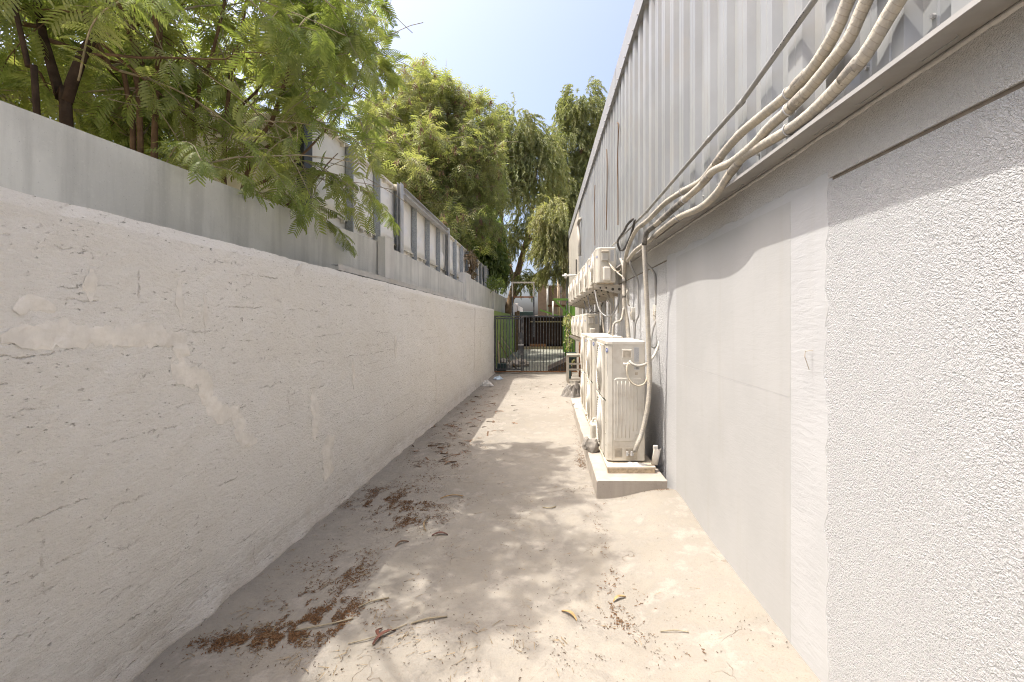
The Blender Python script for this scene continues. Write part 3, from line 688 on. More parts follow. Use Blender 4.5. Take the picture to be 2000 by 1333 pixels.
def tall_unit(loc, label, detail=True):
    D, W, H = .40, .90, 1.27; t = thing('tall_condenser', loc, label, 'air conditioner', 'tall two-fan condensers on the plinth')
    # front plate faces -X, side panel faces -Y; the front edge is chamfered
    mb = MB(); pr = [(-D/2,-W/2+.055),(-D/2+.018,-W/2+.02),(-D/2+.06,-W/2+.002),(D/2-.012,-W/2),(D/2,-W/2+.012),(D/2,W/2-.01),(D/2-.01,W/2),(-D/2+.03,W/2),(-D/2,W/2-.03)]
    m = len(pr); mb.v = [(a,b,.02) for a,b in pr] + [(a,b,H-.012) for a,b in pr]
    mb.f = [(i,(i+1)%m,m+(i+1)%m,m+i) for i in range(m)] + [tuple(range(m))[::-1], tuple(range(m,2*m))]
    lpart('body', mb, 'ac_body', t)
    lid = MB(); pr2 = [(a*1.015-.003, b*1.008) for a,b in pr]
    lid.v = [(a,b,H-.035) for a,b in pr2] + [(a,b,H-.006) for a,b in pr2] + [(a*.97,b*.985,H) for a,b in pr2]
    lid.f = [(i,(i+1)%m,m+(i+1)%m,m+i) for i in range(m)] + [(m+i,m+(i+1)%m,2*m+(i+1)%m,2*m+i) for i in range(m)] + [tuple(range(m))[::-1], tuple(range(2*m,3*m))]
    lpart('lid', lid, 'ac_lid', t)
    for q in (0, 1):
        zc = .335 + q * .6
        fp = shift(rbox(.022, .70, .585, .009, 2, False), (-D/2-.009, .085, zc)); lpart('fan_plate', fp, 'ac_body', t, False)
        grille(t, .085, zc, .265, -D/2-.02)
    lpart('seam', MB().box(-D/2-.0015,-D/2+.003,-W/2+.057,W/2-.05,.628,.642), 'ac_dark', t)
    for dy in (-.32, .30): lpart('foot', MB().box(-D/2+.02,D/2-.02,dy-.03,dy+.03,0,.02), 'ac_metal', t)
    badge(t, -D/2+.006, -W/2+.038, H-.10, .023, (-.89,-.45,0))
    if detail:
        y = -W/2
        ep = MB()      # embossed access panel with upright flutes and a notched lower corner
        out = [(-.115,.22),(.075,.22),(.10,.25),(.10,.29),(.17,.29),(.17,.86),(.155,.885),(-.105,.885),(-.125,.865),(-.125,.23)]
        ep.v = [(a,y+.001,z) for a,z in out] + [(a*.96+.001,y-.006,.55+(z-.55)*.982) for a,z in out]; k = len(out)
        ep.f = [(i,(i+1)%k,k+(i+1)%k,k+i) for i in range(k)] + [tuple(range(k,2*k))]
        pnl = lpart('access_panel', ep, 'ac_body', t)
        fl = MB()
        for x in (-.085,-.045,-.005,.035,.075,.115): fl.tube([(x,y-.005,.33 if x > .07 else .26),(x,y-.008,.4),(x,y-.008,.8),(x,y-.005,.85)], .004, 6)
        lpart('flute', fl, 'ac_body', pnl, True)
        sp = lpart('service_plate', MB().box(-.055,.075,y-.003,y+.001,.93,1.215), 'ac_body', t)
        lpart('handle_recess', shift(rbox(.10,.008,.095,.0035,2,False),(.01,y-.004,1.135)), 'ac_lid', sp)
        lpart('handle_hollow', shift(rbox(.082,.006,.074,.0028,2,False),(.01,y-.0075,1.135)), 'ac_metal', sp)
        cv = MB().add([(-.03,y-.003,1.045),(.05,y-.003,1.045),(.03,y-.003,.955),(-.01,y-.003,.955),(-.028,y-.022,1.03),(.048,y-.022,1.03),(.026,y-.012,.96),(-.006,y-.012,.96)],
                      [(0,1,5,4),(1,2,6,5),(2,3,7,6),(3,0,4,7),(4,5,6,7)]); lpart('cable_cover', cv, 'ac_lid', sp)
        lpart('seam_line', MB().box(-.142,-.1395,y-.0012,y+.001,.03,H-.04), 'ac_metal', t)
        rating(t, y-.0005, .085, .138, 1.045, 1.205); barcode(t, y-.0005, .085, .142, .965, 1.035)
        lpart('small_sticker', MB().box(.095,.125,y-.0015,y,.915,.945), 'ac_metal', t)
        lv = MB()
        for k in range(9): lv.box(-.115,-.04,y-.0035,y+.001,.055+k*.011,.0615+k*.011)
        lpart('louvre', lv, 'ac_metal', t)
        vb = lpart('valve_block', MB().box(.0,.115,y-.016,y+.001,.035,.155), 'ac_metal', t)
        for dx in (.025,.07): lpart('valve', MB().cyl((dx,y-.014,.09),(-.5,-1,.2),.012,.055,10).cyl((dx-.02,y-.055,.10),(0,0,1),.012,.03,6), 'galv_frame', vb)
        nt_ = MB()
        for z in (.16,.28,.40): nt_.box(-D/2-.0015,-D/2+.001,-W/2+.058,-W/2+.095,z,z+.004)
        lpart('front_slot', nt_, 'ac_dark', t)
        st = lpart('front_strip', MB().box(-D/2+.008,-D/2+.010,-W/2+.03,-W/2+.040,H-.36,H-.15), 'white_sticker', t); 
    return t
def plybase(y0, y1, label):
    t = thing('plywood_base', (.85,(y0+y1)/2,.174), label, 'base board', 'plywood bases under the tall condensers')
    part('top_board', MB().box(.60,1.09,y0,y1,.222,.236), 'ply_top', t)
    part('runner', MB().box(.606,1.085,y0+.004,y0+.075,.174,.2215), 'ply_edge', t)
    part('runner', MB().box(.606,1.085,y1-.075,y1-.004,.174,.2215), 'ply_edge', t)
    part('skirt', MB().box(.66,1.03,y0+.08,y1-.08,.174,.2213), 'ply_edge', t)
plybase(4.60, 5.78, 'nearest plywood base, under the tall condenser with the barcode sticker')
plybase(6.05, 7.12, 'middle plywood base, behind the jerrycan')
plybase(7.26, 8.36, 'farthest plywood base on the plinth')
tall_unit((.815, 5.20, .236), 'nearest tall two-fan condenser, its side panel with barcode sticker facing the camera')
tall_unit((.815, 6.60, .236), 'middle tall two-fan condenser on the plinth, behind the nearest one', False)
tall_unit((.815, 7.80, .236), 'farthest tall two-fan condenser on the concrete plinth', False)

# wall-hung single-fan condensers
def small_unit(proto=None):
    D, W, H = .29, .80, .55; t = thing('wall_condenser', (0,0,0), 'x', 'air conditioner')
    pr = [(-D/2,-W/2+.06),(-D/2+.02,-W/2+.02),(-D/2+.05,-W/2),(D/2-.01,-W/2),(D/2,-W/2+.01),(D/2,W/2),(-D/2+.03,W/2),(-D/2,W/2-.03)]; m = len(pr); mb = MB()
    mb.v = [(a,b,.025) for a,b in pr] + [(a,b,H-.012) for a,b in pr]; mb.f = [(i,(i+1)%m,m+(i+1)%m,m+i) for i in range(m)] + [tuple(range(m))[::-1], tuple(range(m,2*m))]
    lpart('body', mb, 'ac_body', t)
    lid = MB(); lid.v = [(a*1.02,b*1.006,H-.03) for a,b in pr] + [(a*1.02,b*1.006,H-.006) for a,b in pr] + [(a*.96,b*.98,H) for a,b in pr]
    lid.f = [(i,(i+1)%m,m+(i+1)%m,m+i) for i in range(m)] + [(m+i,m+(i+1)%m,2*m+(i+1)%m,2*m+i) for i in range(m)] + [tuple(range(m))[::-1], tuple(range(2*m,3*m))]
    lpart('lid', lid, 'ac_lid', t)
    lpart('fan_plate', shift(rbox(.018,.58,.49,.008,2,False),(-D/2-.008,.08,.28)), 'ac_body', t)
    grille(t, .08, .28, .215, -D/2-.017)
    badge(t, -D/2+.008, -W/2+.04, H-.14, .02, (-.89,-.45,0))
    y = -W/2
    c = lpart('terminal_cover', shift(rbox(.10,.05,.15,.008,2,False),(-.02,y-.025,.42)), 'grey_plastic', t)
    lpart('hood', shift(rbox(.108,.066,.035,.010,2,False),(-.02,y-.028,.482)), 'ac_metal', c)
    lpart('valve_cover', shift(rbox(.115,.07,.21,.02,3,False),(.01,y-.03,.15)), 'ac_lid', t)
    rating(t, y-.0005, .065, .115, .34, .51)
    lpart('seam_line', MB().box(-.098,-.0955,y-.001,y+.001,.03,H-.03), 'ac_metal', t)
    for dy in (-.30,.30): lpart('foot', MB().box(-D/2+.02,D/2-.02,dy-.025,dy+.025,0,.025), 'ac_metal', t)
    return t
def bracket(label):
    t = thing('wall_bracket', (0,0,0), label, 'bracket')
    for dy in (-.31,.29):
        mb = MB(); pts = [(-.23,-.005),(.235,-.005),(.235,-.15),(.20,-.15),(-.23,-.055)]; k = len(pts)
        mb.v = [(a,dy-.002,z) for a,z in pts] + [(a,dy+.002,z) for a,z in pts]
        mb.f = [tuple(range(k))[::-1], tuple(range(k,2*k))] + [(i,(i+1)%k,k+(i+1)%k,k+i) for i in range(k)]
        mb.box(-.235,.235,dy-.002,dy+.045,-.005,-.001); a = lpart('arm', mb, 'stand_metal', t)
        hl = MB()
        for x in (-.13,-.04,.06,.16): hl.cyl((x,dy-.0022,-.05-(.0 if x<0 else .02)),(0,-1,0),.015 if x < 0 else .022,.0012,12)
        lpart('hole', hl, 'ac_dark', a)
        lpart('leg', MB().box(.236,.242,dy-.03,dy+.03,-.42,.06), 'stand_metal', t)
    return t
ordn = ['nearest', 'second nearest', 'third nearest', 'fourth nearest', 'third farthest', 'second farthest', 'farthest']
pu = small_unit(); pb = bracket('x')
for row, ys_, z, g in (('upper', [7.25 + 1.07*k for k in range(7)], 2.275, 'upper'), ('lower', [9.68 + 1.12*k for k in range(4)], 1.325, 'lower')):
    nm = ordn if row == 'upper' else ['nearest', 'second nearest', 'second farthest', 'farthest']
    for k, y in enumerate(ys_):
        u = pu if (row == 'upper' and k == 0) else copy_tree(pu); b_ = pb if (row == 'upper' and k == 0) else copy_tree(pb)
        off = .300 if row == 'upper' else .245
        u.location = (WX(y) - off, y, z + random.uniform(-.006,.006)); u.rotation_euler.z = random.uniform(-.012,.012)
        u['label'] = f'{nm[k]} small wall-hung condenser of the {row} row along the wall'; u['group'] = f'wall-hung condensers, {row} row'
        b_.location = (WX(y) - .245, y, z); b_['label'] = f'perforated wall bracket under the {nm[k]} condenser of the {row} row'; b_['group'] = f'brackets of the {row} condenser row'
# cables hanging under the upper row
cable([at(1162,568,7.3), at(1166,590,7.2), at(1172,608,7.1), at(1184,618,7.0), at(1196,614,6.9), at(1206,597,6.9), at(1209,575,6.9)], .013, 'conduit', 'thick dark cable sagging in a deep loop under the nearest upper condenser')
cable([at(1148,580,8.6), at(1152,600,8.5), at(1160,610,8.4), at(1170,607,8.3), at(1178,590,8.2)], .012, 'cable_black', 'dark cable sagging under the second upper condenser')
cable([at(1141,588,9.6), at(1145,603,9.5), at(1151,612,9.4), at(1158,606,9.3)], .011, 'cable_black', 'dark cable sagging under the third upper condenser')
cable([at(1184,570,7.2), at(1189,580,7.1), at(1186,588,7.1), at(1193,596,7.0), at(1192,640,7.0), at(1188,652,7.0)], .012, 'wrap', 'thin frayed pipe hanging from the nearest bracket to the tall condensers')
cable([at(1170,585,8.2), at(1175,612,8.1), at(1179,645,8.0), at(1179,652,8.0)], .014, 'wrap', 'thin wrapped pipe hanging left of the frayed pipe')
cable([at(1188,512,6.83), at(1196,522,6.75), at(1206,533,6.7), at(1216,541,6.5), at(1219,546,6.4)], .010, 'cable_cream', 'white cable running from the nearest condenser terminal to the wrapped pipe')
cable([at(1188,512,6.82), at(1198,527,6.7), at(1210,530,6.6), at(1216,515,6.5)], .006, 'cable_cream', 'thin white wire crossing the nearest condenser side')
# cables on the far cladding
for k, (pts, lab) in enumerate(((
    [onwall(1206,240,.09), onwall(1208,250,.10), onwall(1206,320,.09), onwall(1207,380,.09), onwall(1207,440,.09)], 'brown cable hanging down the middle of the cladding'),
    ([onwall(1185,292,.09), onwall(1186,340,.10), onwall(1184,450,.09)], 'thin brown cable hanging on the cladding left of the longest one'),
    ([onwall(1162,362,.09), onwall(1161,400,.10), onwall(1162,480,.09)], 'short thin cable hanging far along the cladding'))):
    cable(pts, .009, 'brown_wood', lab)
cable([onwall(1133,428,.13), onwall(1129,440,.16), onwall(1131,470,.15), onwall(1132,500,.13)], .05, 'wrap', 'thick wrapped pipe bent down the beige end wall', 'pipe')
cable([onwall(1125.5,507,.14), onwall(1125.5,552,.14)], .022, 'cable_black', 'dark upright pipe on the beige end wall', 'pipe')
pp = thing('pvc_pipe', at(1116,540,14.9), 'white plastic pipe sticking out sideways from the end of the condenser row', 'pipe')
part('tube', MB().tube([at(1098,539,14.9), at(1135,538,14.9)], .03, 10), 'white_pvc', pp, True)
part('tee', MB().tube([at(1105,535,14.9), at(1105,544,14.9)], .045, 10).tube([at(1102.5,539,14.9), at(1107.5,539,14.9)], .042, 10), 'white_pvc', pp, True)

# ------------------------------------------------------------------ things on and by the plinth
def lump(center, size, seed, mat, name, label, cat, sub=3, rough=.35, flat=True, sharp=2.2):
    bm = bmesh.new(); bmesh.ops.create_icosphere(bm, subdivisions=sub, radius=.5); mb = MB()
    for v in bm.verts:
        d = 1 + rough * nf(v.co.x*sharp+seed, v.co.y*sharp, v.co.z*sharp) + rough*.5*nf(v.co.x*sharp*3, v.co.y*sharp*3+seed, v.co.z*sharp*3)
        p = v.co * d; z = max(p.z, -.36) + .36 if flat else p.z + .5
        mb.v.append((center[0]+p.x*size[0], center[1]+p.y*size[1], center[2]+z*size[2]))
    mb.f = [tuple(q.index for q in f.verts) for f in bm.faces]; bm.free()
    return single(name, mb, mat, label, cat)
jc = thing('jerrycan', (.63, 5.93, .174), 'dirty white plastic jerrycan on the plinth between two tall condensers', 'jerrycan')
b = rbox(.15, .21, .22, .022, 3); 
top = MB().add([(-.075,-.095,.205),(.075,-.095,.205),(.075,.095,.205),(-.075,.095,.205),(-.045,-.07,.245),(.045,-.07,.245),(.045,.07,.245),(-.045,.07,.245)], [(0,1,5,4),(1,2,6,5),(2,3,7,6),(3,0,4,7),(4,5,6,7)])
b.add(top.v, top.f); lpart('can_body', b, 'jerry', jc)
lpart('handle', MB().tube(smooth_path([(-.045,-.055,.236),(-.045,-.05,.275),(-.02,-.05,.285),(.03,-.05,.285),(.05,-.05,.27),(.052,-.055,.236)],.01), .013, 8), 'jerry', jc, True)
lpart('cap', MB().cyl((0,.045,.243),(0,0,1),.022,.028,14), 'white_pvc', jc, True)
lump((.545,5.40,.168),(.15,.15,.20), 4, 'stone', 'concrete_chunk', 'angular grey concrete chunk on the plinth edge beside the nearest condenser', 'stone', 2, .55, sharp=1.4)
lump((.475,5.52,.166),(.12,.14,.17), 9, 'stone', 'stone', 'smaller dark rounded stone behind the angular chunk on the plinth', 'stone', 3, .3)
oc = thing('pipe_trunking', (1.10, 4.72, .236), 'short offcut of cream pipe trunking standing on the plywood base', 'trunking')
mb = MB()
for i in range(9):
    a = math.pi * (i / 8); 
    for rr in (.045, .040):
        for z, tl in ((0,0),(.16,.03)): mb.v.append((1.10+rr*math.cos(a)*.8+tl, 4.70-rr*math.sin(a)*.8, .236+z))
for i in range(8):
    k = i*4; mb.f += [(k,k+4,k+5,k+1),(k+3,k+7,k+6,k+2),(k+1,k+5,k+7,k+3),(k,k+2,k+6,k+4)]
part('shell', mb, 'ac_lid', oc, True)
part('end_cap', MB().add(*(lambda q: (q.v, q.f))(shift(rbox(.05,.03,.05,.008),(1.12,4.735,.37)))), 'white_pvc', oc)
def crumple(cx, cy, z0, sx, sy, h, seed, mat, name, label, cat, n=14):
    mb = MB()
    for j in range(n+1):
        for i in range(n+1):
            u, v = i/n*2-1, j/n*2-1; r = min(1, math.hypot(u, v)); hh = (1 - r**2) * (.45 + .9*abs(nf(u*2.3+seed, v*2.3)) + .5*abs(nf(u*6, v*6+seed)))
            q = 1 + .35*nf(u*1.5+seed, v*1.5, 3)
            mb.v.append((cx+u*sx*q*(.75+.25*(1-abs(v))), cy+v*sy*q*(.75+.25*(1-abs(u))), z0+h*max(hh, 0)))
    mb.f = [(j*(n+1)+i, j*(n+1)+i+1, (j+1)*(n+1)+i+1, (j+1)*(n+1)+i) for j in range(n) for i in range(n)]
    ring = [i for i in range(n+1)] + [j*(n+1)+n for j in range(1,n+1)] + [n*(n+1)+i for i in range(n-1,-1,-1)] + [j*(n+1) for j in range(n-1,0,-1)]
    mb.f.append(tuple(ring[::-1])); return single(name, mb, mat, label, cat)
crumple(.88, 4.665, .235, .16, .05, .035, 2, 'bag_white', 'crumpled_tape', 'crumpled strip of pale wrapping tape on the nearest plywood base', 'tape')
crumple(.60, 8.30, .172, .12, .26, .17, 5, 'bag_white', 'crumpled_sheet', 'crumpled dusty plastic sheet at the far end of the plinth', 'plastic sheet')
crumple(.58, 10.55, .0, .28, .32, .33, 8, 'bag_grey', 'rubbish_bag', 'dark grey rubbish bag lying on the paving near the gate', 'bag', 18)
crumple(.50, 10.95, .0, .12, .12, .24, 12, 'bag_grey', 'knotted_bag', 'small knotted dark bag behind the grey rubbish bag', 'bag')
X, Y = ground_pt(973, 741); crumple(X, Y, .004, .16, .13, .10, 3, 'bag_blue', 'blue_bag', 'pale blue plastic bag on the paving near the gate', 'bag')
X, Y = ground_pt(951, 754); crumple(X, Y, .004, .18, .15, .15, 6, 'bag_white', 'white_bag', 'crumpled off-white bag at the foot of the cream wall', 'bag')
sl = MB().add(*(lambda q: (q.v, q.f))(shift(rbox(.42,.60,.07,.012),(.70,9.35,.02)))); single('stone_slab', sl, 'plinth_concrete', 'low flat slab on the ground beyond the plinth, under the cone', 'slab')
cn = thing('traffic_cone', (.85, 9.4, .092), 'faded red traffic cone on the slab behind the tall condensers', 'cone')
lpart('cone_body', MB().cyl((0,0,.025),(0,0,1),.13,.47,24,.025), 'cone_red', cn, True)
lpart('cone_base', rbox(.32,.32,.03,.008), 'cone_red', cn)
st = thing('metal_stand', (.80, 12.9, 0), 'pale metal stand with slatted sides near the gate', 'stand')
for x in (.56, 1.00):
    for y in (12.7, 13.1): part('leg', MB().box(x-.028,x+.028,y-.028,y+.028,0,.76), 'stand_metal', st)
for z in (.08,.36,.52,.73): part('rung', MB().box(.589,.971,12.69,12.72,z,z+.045), 'stand_metal', st)
for z in (.10,.35,.6): part('rung', MB().box(.555,.575,12.729,13.07,z,z+.05), 'stand_metal', st)
part('top_frame', MB().box(.53,1.03,12.66,13.14,.762,.80), 'stand_metal', st)
mb = MB().box(.60,.86,13.6,13.8,.60,.80).box(.62,.84,13.58,13.6,.63,.77); single('black_box', mb.box(.64,.70,13.65,13.75,-.01,.6), 'dark_box', 'small black metal box on a post beside the gate', 'box')
single('rusty_pole', MB().tube([(1.0,14.2,0),(1.0,14.2,1.25)], .035, 8), 'rust', 'short rusty orange pole beside the gate', 'pole', smooth=True)

# ------------------------------------------------------------------ gate
GY = 15.1
gt = thing('metal_gate', (-.35, GY, 0), 'black steel bar gate closing the far end of the alley', 'gate')
def GX(px): return (px - VX) * GY / FPX
def gb(name, px0, px1, z0, z1, th=.04, dy=0.0, mat='gate_paint', par=None): return part(name, MB().box(GX(px0), GX(px1), GY-th/2+dy, GY+th/2+dy, z0, z1), mat, par or gt)
gb('top_rail', 965.5, 1132, 1.868, 1.925, .05)
gb('bottom_rail', 965.5, 1132, .045, .085, .05, 0, 'rust')
gb('frame_post', 965.5, 968.5, .086, 1.867, .05); gb('frame_post', 1017.5, 1020, .086, 1.867, .05); gb('frame_post', 1020.6, 1023, .086, 1.867, .05)
gb('leaf_rail', 969, 1017, 1.80, 1.84, .03); gb('leaf_rail', 969, 1017, .12, .16, .03)
lkp = gb('lock_plate', 1014.5, 1021.5, .62, 1.36, .03, -.045)
part('latch', MB().box(GX(1012), GX(1023), GY-.085, GY-.065, .94, .97), 'galv_frame', lkp)
barm = mesh('bar', MB().box(-.0105,.0105,-.0105,.0105,.161,1.799), 'gate_paint'); barm2 = mesh('bar', MB().box(-.011,.011,-.011,.011,.0855,1.8675), 'gate_paint')
for k in range(8): link('bar', barm, gt, Vector((GX(971.5 + 5.85*k), GY, 0)) - gt.location)
for k in range(19): link('bar', barm2, gt, Vector((GX(1028 + 5.6*k), GY, 0)) - gt.location)
for z in (.45, 1.5): gb('hinge', 963.6, 965.4, z, z+.12, .06)
sf = thing('raised_frame', (GX(1021), GY+.08, 1.6), 'rusty rectangular steel frame rising above the gate', 'frame')
for px in (1000.6, 1042.4):
    x = GX(px); part('upright', MB().box(x-.024,x+.024,GY+.056,GY+.104,1.2,2.56), 'gate_paint', sf); part('upright_top', MB().box(x-.02,x+.02,GY+.06,GY+.10,2.561,3.0), 'stand_metal', sf)
part('cross_rail', MB().box(GX(998), GX(1044), GY+.05, GY+.11, 3.001, 3.05), 'stand_metal', sf)
part('cross_rail', MB().box(GX(999), GX(1043), GY+.105, GY+.135, 2.52, 2.57), 'rust', sf)
single('pipe_stub', MB().tube([at(1080,622,GY+.12), at(1080,589,GY+.12)], .03, 8), 'white_pvc', 'pale pipe stub standing up behind the gate top rail', 'pipe', smooth=True)

# ------------------------------------------------------------------ yard behind the gate
tag(link('yard_paving', mesh('yard_paving', MB().add([(-2.1,15.2,.006),(1.6,15.2,.006),(1.6,40,.006),(-2.1,40,.006)], [(0,1,2,3)]), 'paver')), kind='structure')
gw = thing('green_wall', (-2, 20, 0), 'green painted wall on the left beyond the gate', 'wall')
part('wall_body', MB().box(-2.05,-1.93,15.13,26.5,-.05,2.12), 'green_paint', gw)
part('timber_post', MB().box(-1.9,-1.78,26.0,26.3,0,2.3), 'brown_wood', gw); part('timber_post', MB().box(-1.88,-1.72,27.5,27.8,0,2.4), 'brown_wood', gw)
gf = thing('green_shed_frame', (1.0, 21, 0), 'green steel shed frame with diagonal brace on the right beyond the gate', 'frame')
for y in (16.2, 18.0, 20.2, 23, 26): part('upright', MB().box(.86,.98,y,y+.12,0,2.55), 'green_steel', gf)
part('top_beam', MB().box(.2,.98,17.9,17.99,2.56,2.64), 'green_steel', gf)
part('brace', MB().bar((.30,17.95,2.54),(.86,17.95,2.0),.05,.07), 'green_steel', gf)
part('brace', MB().bar((-.35,20.2,2.25),(.55,20.2,1.95),.05,.07), 'green_steel', gf)
part('side_sheet', MB().box(.985,1.02,16.0,29,0,1.95), 'green_paint', gf)
cs = thing('maroon_shed', (-.2, 30, 0), 'dark maroon corrugated shed front closing the yard behind the gate', 'shed')
mb = MB(); k = 60
for i in range(k+1):
    x = -1.75 + 3.0*i/k; o_ = .03 if i % 4 in (1,2) else 0; mb.v += [(x,29.0-o_,.32),(x,29.0-o_,2.02)]
mb.f = [(2*i,2*i+2,2*i+3,2*i+1) for i in range(k)]; part('front_sheet', mb, 'maroon', cs)
part('sill_beam', MB().box(-1.75,1.25,28.8,28.95,0,.16), 'pale_timber', cs); part('sill_beam', MB().box(-1.2,-.1,28.75,28.79,.17,.34), 'rust', cs)
part('lintel', MB().box(-1.1,.9,28.88,28.95,1.70,1.78), 'pale_timber', cs)
part('roof_deck', MB().box(-1.9,1.4,28.6,31,2.04,2.09), 'brown_wood', cs); part('side_wall', MB().box(-1.78,-1.74,29.05,31,0,2.03).box(1.22,1.26,29.05,31,0,2.03).box(-1.73,1.21,30.9,31,0,2.03), 'maroon', cs)
mb = MB(); 
for i in range(13): x = -.75 + .12*i; mb.v += [(x,28.3,2.14+.12*math.sin(i*.26)+.015*(i%2)),(x,29.6,2.16+.12*math.sin(i*.26)+.015*(i%2))]
mb.f = [(2*i,2*i+2,2*i+3,2*i+1) for i in range(12)]; single('tin_sheet', mb, 'tin_sheet', 'bent corrugated tin sheet lying on the shed roof', 'metal sheet')
single('dark_crate', rbox(.9,.5,.28,.03).__class__().add(*(lambda q:(q.v,q.f))(shift(rbox(.9,.5,.28,.03),(-1.35,28.9,2.095)))), 'dark_box', 'dark green crate on the left of the shed roof', 'crate')
bs = thing('brown_slab_wall', (-.1, 33, 0), 'tall brown slab wall standing behind the shed', 'wall')
part('slab', MB().box(-.72,.0,33,33.4,0,5.2), 'brown_slab', bs); part('slab', MB().box(.03,.95,33.3,33.6,0,4.4), 'brown_slab', bs); part('slab', MB().box(.98,1.9,33.1,33.5,0,6.2), 'brown_slab', bs)
single('pale_pole', MB().tube([(-.02,27,2.1),(-.02,27,4.1)], .05, 8), 'white_pvc', 'pale thin upright pole in front of the brown slab wall', 'pole', smooth=True)
single('white_post', MB().tube([(.66,27.2,2.1),(.62,27.2,4.6)], .08, 8), 'pale_timber', 'thick pale timber post right of the thin pole above the shed', 'post', smooth=True)
single('red_board', MB().box(.0,.95,24.9,25.1,2.55,2.66), 'rust', 'reddish board laid level above the shed front', 'board')
rp = MB(); q = [(.0,15.45,.0),(1.02,15.45,.0),(1.02,15.45,.56),(.0,15.45,.07)]
rp.add(q + [(a, b+1.6, c) for a,b,c in q], [(0,1,2,3),(7,6,5,4),(0,4,5,1),(1,5,6,2),(2,6,7,3),(3,7,4,0)]); single('steel_ramp', rp, 'ramp_steel', 'dark rusty wedge-shaped steel ramp just behind the gate', 'ramp')
for k, (a, b_, wd, mt, lab) in enumerate((((-1.72,16.2,.02),(-1.8,16.4,1.05),.20,'pale_timber','wide pale board leaning on the green wall behind the gate'),
    ((-1.3,17.2,.02),(-1.9,17.6,.95),.06,'brown_wood','thin brown plank leaning on the green wall'), ((-1.05,18.0,.02),(-1.9,18.4,1.1),.05,'pale_timber','thin pale batten leaning farther along the green wall'),
    ((-1.15,16.6,.03),(-1.6,18.5,.12),.12,'brown_wood','brown plank lying on the yard floor behind the gate'))):
    single('leaning_board', MB().bar(a,b_,wd,.03,(1,0,.3)), mt, lab, 'board')
lump((-1.55,16.7,.0),(.5,.6,.4), 21, 'stone', 'rubble_heap', 'small heap of grey rubble behind the left gate leaf', 'rubble', 3, .6)
lump((-1.1,17.6,.0),(.6,.7,.3), 25, 'plinth_concrete', 'rubble_heap', 'pale rubble heap farther behind the left gate leaf', 'rubble', 3, .6)
mb = MB().box(-1.72,-1.42,15.35,15.6,.05,.30).box(-1.70,-1.44,15.33,15.349,.08,.27); single('dark_carton', mb, 'dark_box', 'small dark carton at the foot of the gate hinge side', 'box')
far = MB().box(-6,-1.0,60,66,0,2.5).box(-6.2,-.8,59.7,66.2,2.5,2.62)
single('far_shed', far, 'beige_wall', 'pale low building far beyond the yard', 'building')

# ------------------------------------------------------------------ trees
def rot_frames(D, roll_up=None):
    D = D / np.linalg.norm(D, axis=1, keepdims=True); U = np.tile(np.array([0., 0, 1]), (len(D), 1)) if roll_up is None else roll_up
    U = U + rng.normal(0, .35, U.shape); Sd = np.cross(D, U); Sd /= np.linalg.norm(Sd, axis=1, keepdims=True) + 1e-9
    U = np.cross(Sd, D); return D, Sd, U
def scatter(tv, tf, Pn, D, sc, up=None):
    D, Sd, U = rot_frames(D, up); n = len(Pn)
    V = Pn[:,None,:] + sc[:,None,None] * (tv[None,:,0:1]*D[:,None,:] + tv[None,:,1:2]*Sd[:,None,:] + tv[None,:,2:3]*U[:,None,:])
    F = (tf[None] + (np.arange(n) * len(tv))[:,None,None]).reshape(-1, tf.shape[1]); return V.reshape(-1, 3), F
def frond(npair, nl, fine):
    V = []; F = []
    def quad(a, b, c, d): k = len(V); V.extend([a, b, c, d]); F.append((k, k+1, k+2, k+3))
    for i in range(npair):
        t = (i + .8) / npair; ax = t; az = -.35 * t * t
        pl_ = .42 * (1 - .35 * abs(t - .45)) 
        for s in (-1, 1):
            d = np.array([.55, s * .8, -.18]); d /= np.linalg.norm(d); base = np.array([ax, 0, az])
            q = np.array([d[1], -d[0], 0]) ; q /= np.linalg.norm(q)
            if fine:
                for j in range(nl):
                    u = (j + .7) / nl; c = base + d * pl_ * u + np.array([0, 0, -.12*u*u]); hw = .085 * (1 - .55*abs(u-.45)); hl = pl_/nl*.36
                    quad(c-q*hw-d*hl*.2, c-d*hl, c+q*hw+d*hl*.8, c+d*hl*1.3)
            else:
                c0 = base; c1 = base + d*pl_*.5 + np.array([0,0,-.02]); c2 = base + d*pl_ + np.array([0,0,-.12])
                quad(c0-q*.02, c0+q*.02, c1+q*.046, c1-q*.046); quad(c1-q*.046, c1+q*.046, c2+q*.018, c2-q*.018)
    k = len(V); V.extend([(0,-.008,0),(0,.008,0),(1,.006,-.35),(1,-.006,-.35)]); F.append((k,k+1,k+2,k+3))
    return np.array([tuple(map(float, v)) for v in V]), np.array(F)
FR_F = frond(6, 6, True); FR_C = frond(8, 0, False); FR_S = frond(4, 0, False)
def rv(): return Vector((random.gauss(0,1), random.gauss(0,1), random.gauss(0,1))).normalized()
def grow(start, d, length, r0, n=7, bend=.25, droop=0.0):
    p = Vector(start); d = Vector(d).normalized(); pts = [p.copy()]
    for i in range(n):
        d = (d + rv() * bend * .35 + Vector((0, 0, -droop / n))).normalized(); p = p + d * (length / n); pts.append(p.copy())
    return pts
def interp(pts, t):
    t = max(0, min(.9999, t)) * (len(pts) - 1); i = int(t); return pts[i].lerp(pts[i+1], t - i), (pts[i+1] - pts[i]).normalized()
